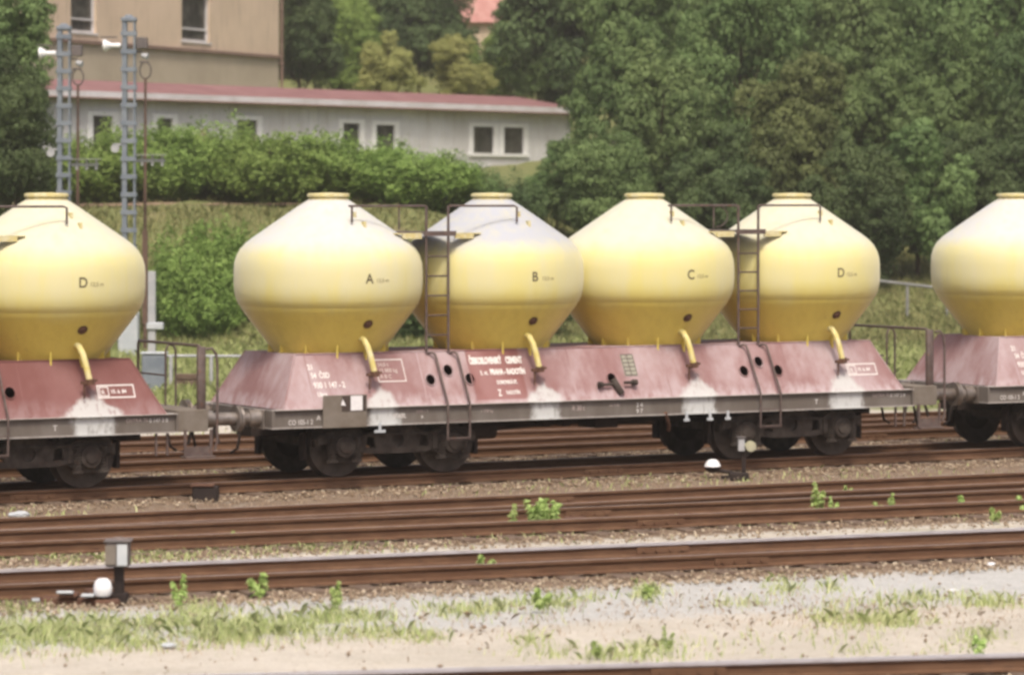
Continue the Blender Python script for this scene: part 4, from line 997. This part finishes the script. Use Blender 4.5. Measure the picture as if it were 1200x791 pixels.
def pole(px, d, ytop, label):
    x, y = at(px, d); g = gz(x, y); H_ = zz(ytop, d) - g
    r = empty('cable_pole', (x, y, g), -TH); tag(r, label, 'pole', 'rusty poles beside the signal masts')
    MB().tube([(0, 0, -.2), (0, 0, H_ * .5), (.01, 0, H_ - .45)], .05, 8, .035).box(-.07, .07, -.06, .06, H_ * .1, H_ * .42).build('shaft', M['pole'], r)
    MB().tube([(.01 - .0 + .15 * math.sin(t), 0, H_ - .25 - .22 * math.cos(t)) for t in [k * 2 * PI / 16 for k in range(17)]], .022, 6).box(-.14, .10, -.04, .04, H_ - .06, H_).build('ring', M['mastdark'], r, smooth=60)
pole(170, 95, 72, 'thin rusty pole with a ring, right of the taller signal mast')
pole(91, 98, 80, 'thin rusty pole with a ring, right of the lower signal mast')
x, y = at(178, 86); g = gz(x, y)
r = empty('grey_post', (x, y, g), -TH); tag(r, 'short pale grey post standing right of the leftmost tank', 'post')
MB().box(-.09, .09, -.07, .07, -.2, zz(318, 86) - g, bev=.01).build('shaft', M['grey'], r); MB().box(-.12, .28, -.12, .12, zz(386, 86) - g, zz(378, 86) - g, bev=.02).build('junction_box', M['concrete'], r)
x, y = at(181, 78); g = gz(x, y)
r = empty('relay_box', (x, y, g), -TH); tag(r, 'pale blue grey relay box behind the end railing of the left wagon', 'cabinet')
MB().box(-.26, .26, -.2, .2, -.1, .86, bev=.015).build('body', M['mast'], r); MB().box(-.29, .29, -.23, .23, .862, .90, bev=.012).build('lid', M['concrete'], r); MB().box(-.22, .22, -.212, -.202, .06, .80, bev=.004).build('door', M['mast'], r)
def fence(px0, d0, z0y, px1, d1, z1y, posts, label, mat, rr=.05):
    a = at(px0, d0); b = at(px1, d1); za, zb_ = zz(z0y, d0), zz(z1y, d1)
    r = empty('barrier_rail', (a[0], a[1], gz(*a))); tag(r, label, 'barrier'); z0_ = gz(*a)
    MB().tube([(0, 0, za - z0_), (b[0] - a[0], b[1] - a[1], zb_ - z0_)], rr, 8).build('rail', mat, r, smooth=60)
    for t in posts:
        x_, y_ = a[0] + (b[0] - a[0]) * t, a[1] + (b[1] - a[1]) * t
        MB().cyl((x_ - a[0], y_ - a[1], gz(x_, y_) - z0_ - .2), (x_ - a[0], y_ - a[1], za + (zb_ - za) * t - z0_), .045, n=8).build('post', mat, r, smooth=60)
fence(1000, 110, 326, 1112, 112, 339, (.05, .56, .98), 'grey tubular barrier rail on the grass between the wagons, below the trees', M['galv'])
fence(195, 80, 417, 300, 80, 417.5, (.05, .5, .95), 'low grey pipe rail in the grass behind the left wagon gap', M['grey'], .03)
# timber pile
x, y = at(222, 79); r = empty('timber_stack', (x, y, gz(x, y) - .02), -TH); tag(r, 'small stack of old brown timbers behind the left end railing', 'timber')
for k in range(3): MB().box(-.35 + .03 * k, .35 - .02 * k, -.2, .2, .02 + k * .13, .13 + k * .13, bev=.01).build('timber', M['sleeper'], r)
# switch stands
def switch(px, pyb, s, label, lampx, weightx, mirror=1):
    d = gd(pyb); x, y = at(px, d); r = empty('switch_stand', (x, y, -.2), -TH); r.scale = (s, s, s); tag(r, label, 'railway switch', 'switch stands of the yard'); return r, d
r, d = switch(95, 708, 1, 'switch stand with square lantern and white weight ball, lower left before the polished rail', 0, 0)
k = d / FPX
lx = (139 - 95) * k
MB().box(lx - .05, lx + .05, .0, .1, .0, .42).box(lx - .11, lx + .09, -.04, .12, 0, .12, bev=.01).build('post', M['under'], r)
la = MB().box(lx - .125, lx + .115, -.10, .14, .40, .655, bev=.008).build('lantern', M['mastdark'], r)
MB().box(lx - .005, lx + .10, -.115, -.103, .42, .64).build('lantern_glass', M['concrete'], la)
MB().box(lx - .15, lx + .14, -.12, .17, .657, .685, bev=.012).cyl((lx, .03, .685), (lx, .03, .705), .08, .05, n=12).build('lantern_cap', M['mastdark'], la)
MB().box(lx - .128, lx - .02, -.118, -.103, .43, .63).build('lantern_shutter', M['plate'], la)
wx = (122 - 95) * k
MB().lathe([(.01, .10), (.05, .095), (.085, .06), (.10, .0), (.095, -.05), (.08, -.085), (.01, -.09)], (wx, -.12, .19), 24).build('weight', M['wpaint'], r, smooth=60)
MB().tube([(wx, -.12, .12), (wx - .10, -.05, .06), (wx - .35, 0, .05)], .03, 8).build('lever', M['under'], r, smooth=60)
mc = MB().box(-.42, .32, -.10, .14, -.02, .08, bev=.02).box(-.22, -.02, -.16, .10, .08, .13, bev=.02).cyl((.12, -.05, .08), (.12, -.05, .17), .08, n=12).box(-.55, -.30, -.05, .0, .03, .06).box(.16, .42, -.2, -.05, -.02, .07, bev=.02)
mc.build('throw_box', M['rusty'], r, smooth=35); MB().box(-.24, -.06, -.19, -.12, .132, .16, bev=.01).box(.02, .16, -.22, -.12, .10, .13, bev=.01).box(-.50, -.42, -.14, -.10, .05, .08).build('cover_plate', M['concrete'], r)
r, d = switch(868, 561, 1, 'switch lever with white domed weight in front of the right bogie of the middle wagon', 0, 0)
k = d / FPX; wx = (835 - 868) * k
MB().lathe([(.01, .11), (.06, .10), (.105, .055), (.125, .0), (.02, -.01)], (wx, 0, .19), 24).build('weight', M['wpaint'], r, smooth=60)
MB().lathe([(.02, -.012), (.12, -.012), (.10, -.07), (.02, -.10)], (wx, 0, .19), 24).tube([(wx, 0, .15), (-.15, 0, .10), (.05, 0, .0)], .03, 8).build('lever', M['under'], r, smooth=60)
MB().box(-.18, .12, -.12, .12, -.02, .10, bev=.02).box(-.30, -.179, -.05, .05, 0, .05).build('throw_box', M['under'], r)
MB().box(.02, .08, .0, .06, .1, .52).build('post', M['under'], r)
la = MB().box(-.04, .06, -.06, .10, .42, .62, bev=.01).build('lantern', M['grey'], r)
MB().cyl((.15, -.10, .50), (.15, .06, .50), .08, .075, n=20).box(.05, .12, -.04, .04, .5, .54).build('signal_disc', M['placardlight'], r, smooth=35)
MB().box(-.06, .08, -.08, .12, .622, .64, bev=.006).build('lantern_cap', M['mastdark'], la)
def metal_box(px, pyb, label, w_=.30, h_=.22):
    d = gd(pyb); x, y = at(px, d); r = empty('point_box', (x, y, -.2), -TH); tag(r, label, 'metal box', 'low dark boxes beside the rails')
    MB().box(-w_ / 2, w_ / 2, -.14, .14, -.03, h_, bev=.02).build('body', M['under'], r); MB().box(-w_ / 2 - .02, w_ / 2 - .05, -.16, .12, h_ + .002, h_ + .03, bev=.008).build('lid', M['rusty'], r)
metal_box(241, 586, 'low dark box with rusty lid below the left wagon gap', .36, .20)
metal_box(677, 624, 'low brown box right of the widest weed clump', .30, .17)
def rock(px, py, s, label, mat='wpaint'):
    d = gd(py); x, y = at(px, d); bm = bmesh.new(); bmesh.ops.create_icosphere(bm, subdivisions=2, radius=s)
    for v in bm.verts: v.co = Vector((v.co.x * 1.5, v.co.y, v.co.z * .5)) * random.uniform(.85, 1.15)
    me = bpy.data.meshes.new('stone'); bm.to_mesh(me); bm.free(); me.materials.append(M[mat]); o = bpy.data.objects.new('stone', me); COL.objects.link(o); o.location = (x, y, -.19)
    tag(o, label, 'stone', 'pale loose stones')
rock(198, 757, .055, 'whitish stone below the front grass, lower left', 'concrete'); rock(22, 604, .10, 'flat pale slab by the rail at the left edge', 'concrete')
rock(1160, 662, .05, 'white stone on the grey strip near the right edge', 'wpaint'); rock(1117, 693, .045, 'small white stone in the straw near the right edge', 'wpaint')
rock(997, 783, .06, 'pale stone beside the bottom rail at right', 'concrete')

# ---- copies of the first wagon already placed; keep the file tidy
bpy.context.view_layer.update()

hb = MB().box(-190, 330, -80, 480, -2.5, 75).build('haze', M['haze']); tag(hb, 'thin added haze lifting the dark tones over the yard', 'haze', kind='stuff')  # box of added haze, there to make distant darks paler
